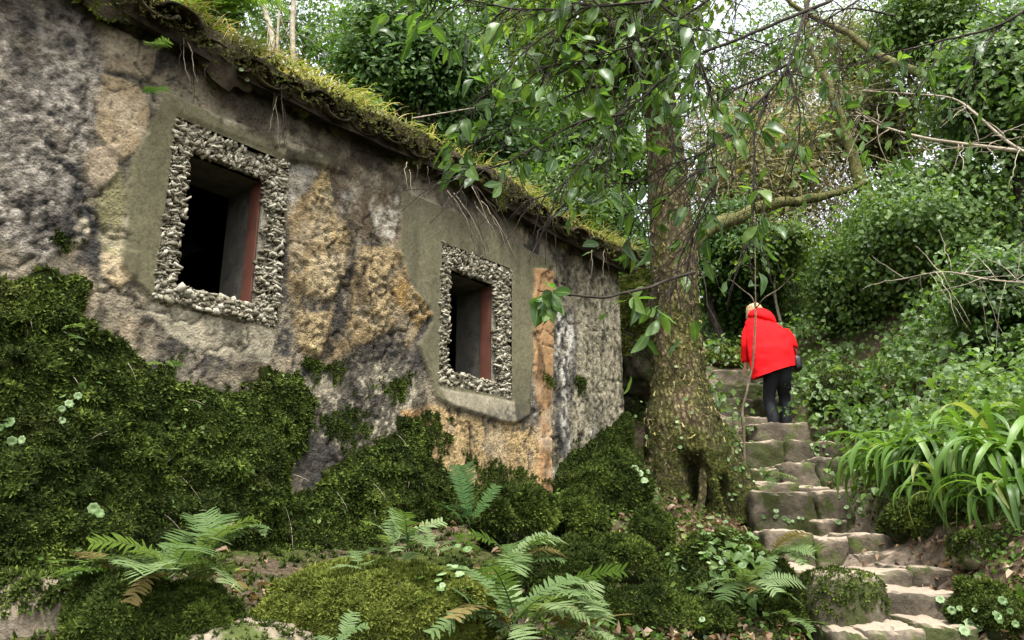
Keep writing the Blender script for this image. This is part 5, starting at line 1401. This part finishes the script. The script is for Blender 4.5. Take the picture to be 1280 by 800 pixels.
o = npobj('roof_grass', V, F, gmat, attrs={'rnd': np.repeat(np.clip(rs.normal(.5, .3, n), 0, 1), 10)}); tag(o, 'yellowed grass fringe growing along the hut eave', 'grass', None, 'stuff')
# moss and leafy weed cushions on the roof edge
sg = np.linspace(3.6, 8.95, 300); og = np.linspace(1, 0, 30); SG, OG = np.meshgrid(sg, og, indexing='ij')
OG = -.8 + (.95 + .15 * fbm(np.stack([SG, 0 * SG, 0 * SG], -1), 3.5, 4, 96)) * OG
lumpy = fbm(np.stack([SG, OG, 0 * SG], -1), 4, 4, 97)
dzg = .185 + .06 * lumpy - .2 * smooth(.12, .30, OG) + .07 * smooth(-.3, .5, fbm(np.stack([SG, OG, 0 * SG], -1), 1.2, 2, 98)) - .08 * smooth(.85, 1.0, np.broadcast_to(og, SG.shape))
OG = OG - np.array([.13, .05] + [0] * 28); dzg = dzg - np.array([.09, .05] + [0] * 28)
EV = wall_pt(SG, np.array([EZ(q) for q in sg])[:, None] + dzg + np.maximum(.1 - OG, 0) * math.tan(RP), OG).reshape(-1, 3)
o = npobj('roof_turf', EV, grid_faces(300, 30)[:, ::-1], M_earth); tag(o, 'mat of earth and moss lying over the eave tiles', 'turf', None, 'stuff')
wt = smooth(-.25, .2, fbm(EV, 3, 3, 99)) * (OG.ravel() > -.45)
r = moss_tufts(EV, grid_faces(300, 30)[:, ::-1], 15000, .022, wt, 100)
q = npobj('moss', r[0], r[1], moss_mat('roof_moss', (0.03, 0.035, 0.006), (0.11, 0.13, 0.02), (0.25, 0.27, 0.05)), o, attrs={'rnd': r[2]}); q['kind'] = 'stuff'
p, nn = sample_surface(EV, grid_faces(300, 30)[:, ::-1], 5200, smooth(0, .3, fbm(EV, 2, 3, 111)) * (OG.ravel() > -.5), rs)
leaf_cloud(p + nn * rs.rand(len(p), 1) * .05, nn + rs.randn(len(p), 3) * .5, .028, M_lf_light, 'weed_leaves', o, None, rs, OVAL4)['kind'] = 'stuff'
n = 5200
s_ = rs.uniform(3.75, 8.95, n); o_ = .02 + .18 * rs.rand(n); zz_ = rs.uniform(.02, .17, n)
p = wall_pt(s_, np.array([EZ(q_) for q_ in s_]) + zz_ - .25 * np.maximum(o_ - .12, 0), o_); p = p[smooth(-.5, .2, fbm(p, 3, 3, 141)) > rs.rand(n)]
Me = frames(nrm(WN + np.array([0, 0, .5]) + rs.randn(len(p), 3) * .5), rs.rand(len(p)) * 6.28)
V, F, idn = bake(MOSS_T[0], MOSS_T[1], p, Me, rs.uniform(.014, .034, len(p)))
q = npobj('moss', V, F, moss_mat('eave_moss', (0.012, 0.011, 0.004), (0.05, 0.048, 0.014), (0.14, 0.15, 0.035)), o, attrs={'rnd': np.clip(rs.normal(.45, .3, len(p)), 0, 1)[idn]}); q['kind'] = 'stuff'
# dangling roots and dead stems under the eave
for k, (px, py, L, lab) in enumerate(((352, 118, .30, 'pair of pale roots dangling from the eave between the windows'), (585, 252, .34, 'bundle of pale stems drooping from the eave over the farther window'), (512, 214, .16, 'short brown roots hanging from the eave left of the farther window'), (240, 62, .24, 'thin brown roots hanging from the eave above the nearer window'), (748, 322, .2, 'thin roots dangling from the eave near the hut corner'))):
    b = P(px, py, {352: 3.95, 585: 4.85, 512: 4.55, 240: 3.55, 748: 5.9}[px]); root = empty('dangling_roots', b, lab, 'roots')
    for q in range({585: 16}.get(px, 5)):
        dv = (WD * rs.normal(.45, .25) + WN * rs.normal(.15, .15) + np.array([0, 0, -.55])) if px == 585 else (WD * rs.normal(.05, .15) + np.array([0, 0, -1.0]))
        u = np.linspace(0, 1, 9)[:, None]; a = rs.normal(0, .05 if px != 585 else .09, 3) * np.array([1, 1, .3]) + np.array([0, 0, .03])
        pp = a + nrm(dv) * L * rs.uniform(.6, 1.2) * u + np.array([0, 0, -.25]) * L * u * u + np.cumsum(rs.normal(0, .006, (9, 3)), 0)
        npobj('root', *tube(pp, np.linspace(.003, .0010, 9), 5), M_bark_pale if q % 3 == 0 else M_bark_dark, root)

# ---------------------------------------------------------------- fallen leaves
M_dead = leaf_mat('dead_leaf', [(0, (.04, .024, .013)), (.4, (.105, .065, .036)), (.75, (.20, .13, .078)), (1, (.38, .28, .19))], .6, .2, .25)
lw = np.zeros(len(GV))
for px, py, Y, rx, ry in ((300, 735, 2.75, .22, .3), (850, 655, 6.1, .5, .7), (800, 740, 4.7, .7, .9), (860, 790, 4.1, .7, .5), (1100, 520, 8.9, .6, .9), (1215, 720, 4.6, .35, .8), (760, 690, 4.8, .4, .4), (1265, 770, 4.0, .3, .6), (1060, 560, 8.0, .3, 1.0)):
    c_ = P(px, py, Y); lw = np.maximum(lw, np.exp(-((GV[:, 0] - c_[0]) / rx) ** 2 - ((GV[:, 1] - c_[1]) / ry) ** 2))
lw = lw + .03 * (GV[:, 1] > 2.2) * (GV[:, 1] < 10) * (np.abs(GV[:, 0]) < 5)
p, nn = sample_surface(GV, GF, 4600, lw, rs); nn = np.where(nn[:, 2:3] < 0, -nn, nn)
DL = oval_leaf(.30, 4, .12, .22, .8, .5); DL[0][:, 2] += .12 * np.sin(DL[0][:, 1] * 5)
p = p + nn * rs.uniform(.012, .05, (len(p), 1))
o = leaf_cloud(p, nn + rs.randn(len(p), 3) * .45, .047, M_dead, 'leaf_litter', None, None, rs, DL, 1.0, 0, np.clip(rs.normal(.5, .28, len(p)), 0, 1))
tag(o, 'scattered curled brown dead leaves on the forest floor', 'dead leaves', None, 'stuff')

# small weeds over the bare earth of the banks
ww = smooth(-.2, .25, fbm(GV, 2.2, 3, 121)) * (GV[:, 1] > 3) * (GV[:, 1] < 9.5) * (GV[:, 0] > -.2) * (GV[:, 0] < 5) * (1 - band(GV[:, 0], GV[:, 1])) * np.where(GV[:, 0] > sx, 1.5, .35)
p, nn = sample_surface(GV, GF, 11000, ww, rs); nn = np.where(nn[:, 2:3] < 0, -nn, nn)
o = leaf_cloud(p + nn * rs.uniform(.01, .10, (len(p), 1)), nn + rs.randn(len(p), 3) * .5, .034, M_lf_mid, 'ground_weeds', None, None, rs, LEAF2, 1.5)
tag(o, 'low small-leaved weeds on the earth banks beside the stairs', 'weeds', None, 'stuff')

# weeds and dry stems in the moss blanket
bw = (d.ravel() > .03) * smooth(0, .3, fbm(MV, 3, 3, 131))
p, nn = sample_surface(MV, MF, 450, bw, rs)
o = leaf_cloud(p + nn * rs.uniform(.01, .03, (len(p), 1)), nn + np.array([0, 0, .5]) + rs.randn(len(p), 3) * .5, .022, M_lf_mid, 'moss_weeds', None, None, rs, OVAL4, 1.3)
tag(o, 'tiny leafy weeds sprouting through the moss blanket on the wall', 'weeds', None, 'stuff')
p, nn = sample_surface(MV, MF, 130, (d.ravel() > .03).astype(float), rs); parts = []
for k in range(len(p)):
    dv = nrm(nn[k] * .5 + rs.randn(3) + np.array([0, 0, -.2])); L = rs.uniform(.04, .13); u = np.linspace(0, 1, 5)[:, None]
    parts.append(tube(p[k] + nn[k] * .012 + dv * L * u + np.array([0, 0, -.3]) * L * u * u, np.linspace(.0016, .0007, 5), 3))
o = npobj('dry_stems', *merge(parts), M_bark_pale); tag(o, 'thin dry stems caught in the moss blanket on the wall', 'stems', None, 'stuff')

# ivy creeping over the mound left of the stairs
n = 520; dv = nrm(rs.randn(n, 3) + np.array([0, -.6, .5])); dv = dv[dv[:, 2] > -.25]
mc = P(905, 752, 4.75); p = mc + dv * np.array([.36, .34, .36]) * rs.uniform(.93, 1.08, (len(dv), 1)); kp = fbm(p, 4, 3, 151) > -.12; p, dv = p[kp], dv[kp]
o = leaf_cloud(p, dv + np.array([0, -.2, .5]) + rs.randn(len(p), 3) * .3, .052, M_lf_mid, 'ivy_patch', None, None, rs, IVY, 1.1, .6)
tag(o, 'small ivy leaves creeping over the mound left of the stairs', 'ivy', None, 'stuff')

# ---------------------------------------------------------------- the walker
PY = 9.75
PO = P(975, 538, PY)
person = empty('person', PO, 'person in a red hooded coat and black trousers climbing the stairs', 'person')
KX = PY / FPX / 0.985
def q3(px, py, fwd=0.0):
    """local point of the walker: sighted pixel plus metres forward"""
    return P(px, py, PY + fwd) - PO
def flat_mat(name, c, rough=.8, spec=.2, nz=.15, scale=30):
    t = NT(name); n = t.noise(scale, 4, .6, t.obj())
    t.base(t.ramp(n, [(.3, tuple(x * (1 - nz) for x in c)), (.7, tuple(min(1, x * (1 + nz)) for x in c))]), rough, spec); return t.m
M_skin = flat_mat('skin', (.55, .33, .25), .55, .35, .05)
M_red = flat_mat('red_wool', (.62, .006, .008), .85, .12, .12, 60)
M_black = flat_mat('black_denim', (.010, .011, .014), .8, .2, .3)
M_boot = flat_mat('black_leather', (.008, .008, .009), .45, .4, .3)
M_hair = flat_mat('fair_hair', (.42, .27, .14), .6, .3, .35, 60)
# body: one skinned figure
nodes, edges, rad_ = [], [], []
def nd(p, r, par=None):
    nodes.append(tuple(p)); rad_.append(r)
    if par is not None: edges.append((par, len(nodes) - 1))
    return len(nodes) - 1
pel = nd(q3(972, 456, .03), .125)
wai = nd(q3(968, 438, .08), .115, pel); chs = nd(q3(960, 420, .16), .11, wai); nkb = nd(q3(952, 403, .28), .05, chs); nk = nd(q3(949, 398, .32), .045, nkb)
hd1 = nd(q3(944, 394, .40), .075, nk); hd2 = nd(q3(942.5, 389.5, .42), .065, hd1)
nose = nd(q3(941, 393, .51), .018, hd1)
for fx, kx, hx, fy, ky in ((967, 960, 966, 0.0, .05), (981, 978, 977, .12, .12)):
    h = nd(q3(hx, 466, .03), .07, pel); k = nd(q3(981 if fx > 970 else 961.5, 498, ky + .05), .042, h); a = nd(q3(fx, 529, fy), .034, k); f = nd(q3(fx - 1, 534, fy + .05), .038, a); nd(q3(fx - 2, 536, fy + .15), .028, f)
ls = nd(q3(943, 412, .22), .045, chs); le = nd(q3(934, 432, .20), .045, ls); lw_ = nd(q3(932.5, 453, .26), .028, le)
pal = nd(q3(931.5, 458, .28), .026, lw_)
for dx, ddz, L, dy in ((-1.6, 0, 1.0, .010), (-.5, .3, 1.1, .004), (.6, .3, 1.05, -.004), (1.6, 0, .85, -.010)):
    b0_ = np.array(nodes[pal]) + np.array([dx * .008, dy, -.02])
    f1 = nd(b0_, .0095, pal); f2 = nd(b0_ + np.array([dx * .002 - .002, dy + .012, -.034 * L]), .0085, f1); nd(b0_ + np.array([dx * .002, dy + .028, -.058 * L]), .0075, f2)
th = nd(np.array(nodes[pal]) + np.array([.022, .012, -.004]), .011, pal); nd(np.array(nodes[th]) + np.array([.014, .012, -.026]), .009, th)
rsn = nd(q3(975, 416, .21), .045, chs); re = nd(q3(988, 432, .17), .04, rsn); rw = nd(q3(991, 448, .26), .028, re)
pr = nd(q3(991.5, 453, .30), .026, rw)
for dx, L in ((-1.5, 1.0), (-.5, 1.1), (.5, 1.05), (1.5, .85)):
    b0_ = np.array(nodes[pr]) + np.array([dx * .008, 0, -.02]); f1 = nd(b0_, .0095, pr); f2 = nd(b0_ + np.array([0, .014, -.034 * L]), .0085, f1); nd(b0_ + np.array([0, .032, -.05 * L]), .0075, f2)
th = nd(np.array(nodes[pr]) + np.array([-.022, .012, -.004]), .011, pr); nd(np.array(nodes[th]) + np.array([-.012, .014, -.024]), .009, th)
me = bpy.data.meshes.new('body'); me.from_pydata(nodes, edges, [])
body = link('body', me, person)
sk = body.modifiers.new('skin', 'SKIN'); me.skin_vertices.update() if hasattr(me.skin_vertices, 'update') else None
if not me.skin_vertices:
    bm = bmesh.new(); bm.from_mesh(me); bm.verts.layers.skin.verify(); bm.to_mesh(me); bm.free()
for i, v in enumerate(me.skin_vertices[0].data):
    v.radius = (rad_[i], rad_[i]); v.use_root = (i == 0)
sb = body.modifiers.new('sub', 'SUBSURF'); sb.levels = 2; sb.render_levels = 2
dg = bpy.context.evaluated_depsgraph_get(); dg.update()
me2 = bpy.data.meshes.new_from_object(body.evaluated_get(dg)); body.modifiers.clear(); body.data = me2; me2.name = 'body'
me2.materials.clear(); me2.materials.append(M_skin)
for pl in me2.polygons: pl.use_smooth = True
def loft(rings, k=28, cap=True, nsub=6, wrinkle=0.0, seed=1, fold=0.0):
    """rings: (centre, half width, half depth, tilt in x per width)"""
    arr = np.array([[*c, a, b, t_] for c, a, b, t_ in rings]); arr = resample(arr, nsub * len(rings))
    an = np.linspace(0, 2 * np.pi, k, endpoint=False); V = []
    for j, (x, y, z, a, b, t_) in enumerate(arr):
        f = 1 + fold * (1 - j / len(arr)) * np.cos(7 * an + seed)
        V.append(np.stack([x + a * f * np.cos(an), y + b * f * np.sin(an), z + t_ * np.cos(an)], -1))
    V = np.concatenate(V); V = V + wrinkle * np.stack([fbm(V, 9, 3, seed), fbm(V, 9, 3, seed + 1), .4 * fbm(V, 9, 3, seed + 2)], -1)
    F = [grid_faces(len(arr), k, True)]
    if cap:
        n = len(V); V = np.concatenate([V, V[-k:].mean(0)[None]]); b = n - k; jj = np.arange(k); F.append(np.stack([np.full(k, n), b + jj, b + (jj + 1) % k], -1)[:, ::-1])
    return V, F
px = KX
rings = [(q3(966.5, 466, .02), 26.5 * px, .21, .085), (q3(966, 462, .03), 27 * px, .205, .075), (q3(965, 447, .05), 27.5 * px, .195, .03), (q3(962.5, 432, .09), 29 * px, .185, .01),
         (q3(959.5, 419, .16), 28 * px, .175, -.03), (q3(956.5, 409, .22), 25 * px, .16, -.05), (q3(953, 402, .27), 18.5 * px, .13, -.04), (q3(951, 397.5, .31), 12 * px, .09, -.02), (q3(949, 394, .34), 6 * px, .06, 0)]
V, F = loft(rings, 44, True, 9, .020, 4, .035)
V = V + (.034 * np.abs(fbm(V * np.array([1, 1, .4]), 8, 2, 61)) - .008)[:, None] * nrm(V * np.array([1, 1, 0]) - np.array([*rings[3][0][:2], 0]))
coat = npobj('coat', V, [f[:, ::-1] for f in F], M_red, person); coat['label'] = 'bright red hip-length coat with the hood down'
for nm, pts in (('sleeve', [(939, 406, .26, .075), (935.5, 416, .23, .080), (933.5, 430, .20, .075), (932.5, 442, .23, .066), (932.2, 453, .26, .055)]), ('sleeve', [(978, 412, .22, .078), (985, 421, .19, .080), (989, 432, .17, .074), (991, 440, .22, .064), (991.5, 449, .26, .054)])):
    V, F = loft([(q3(a, b, c), r, r * .95, 0) for a, b, c, r in pts][::1], 18, True, 5, .012, 7)
    npobj(nm, V, F, M_red, coat)
V, F = loft([(q3(953, 403, .24), 16.5 * px, .10, -.05), (q3(953, 399.5, .23), 18 * px, .13, -.05), (q3(951.5, 394, .25), 16.5 * px, .13, -.035), (q3(949.5, 389.5, .30), 12.5 * px, .12, -.02), (q3(948, 386.5, .34), 7 * px, .08, -.01), (q3(947.5, 385.5, .36), 3 * px, .04, 0)], 26, True, 6, .014, 9)
npobj('hood', V, [f[:, ::-1] for f in F], M_red, coat)
# trousers: two tapered legs and seat
parts = []
for hx, kx, fx, ky, fy in ((965.0, 961.5, 966, .10, 0.0), (978, 981, 982.5, .18, .12)):
    parts.append(loft([(q3(fx, 529, fy), .062, .066, 0), (q3(fx - .3, 522, fy + .01), .068, .072, 0), (q3(kx + (fx - kx) * .35, 510, (ky + fy) / 2), .066, .078, 0), (q3(kx, 498, ky), .072, .082, 0), (q3((kx + hx) / 2, 482, .06), .088, .1, 0), (q3(hx, 466, .03), .11, .125, 0), (q3((hx + 971) / 2, 455, .03), .12, .14, 0), (q3(970, 446, .05), .11, .13, 0)], 20, True, 4, .008, int(fx)))
V, F = merge(parts); npobj('trousers', V, F, M_black, person)
for fx, fy in ((966, 0.0), (982.5, .12)):
    V, F = loft([(q3(fx - .2, 521.5, fy + .01), .066, .072, 0), (q3(fx, 527, fy + .005), .058, .064, 0), (q3(fx, 532, fy), .054, .064, 0), (q3(fx - .3, 536, fy + .03), .05, .09, 0), (q3(fx - .6, 539.5, fy + .06), .052, .13, 0), (q3(fx - .6, 541, fy + .06), .052, .13, 0)], 18, True, 4, .004, 3)
    npobj('boot', V, [f[:, ::-1] for f in F], M_boot, person)
# hair
V = rounded(RU10[0], 2.0); V = V * np.array([.104, .112, .108]) * (1 + .16 * fbm(V * np.array([6, 6, 2]), 1, 3, 5))[:, None] + np.array([.008, -.01, .0])
V[:, 2] -= .05 * smooth(0, -.1, V[:, 2]) ; V[:, 0] += -.02 * smooth(0, -.1, V[:, 2])
V = V + q3(941.5, 389.8, .36) + np.array([0, -.02, .0])
npobj('hair', V, RU10[1], M_hair, person)
# handbag on the right hip
bg_o = q3(995, 455, .10) + PO
bag = empty('handbag', bg_o, 'small black bag at the right hip of the walker', 'bag')
V = rock_verts(RU6, (.05, .11, .10), 5, 4.5, .1); npobj('bag_body', V, RU6[1], M_boot, bag)
st = np.array([[0, -.07, .08], [.0, -.05, .17], [-.02, 0, .2], [0, .05, .17], [0, .07, .08]])
npobj('handle', *tube(resample(st, 16), .008, 6), M_boot, bag)
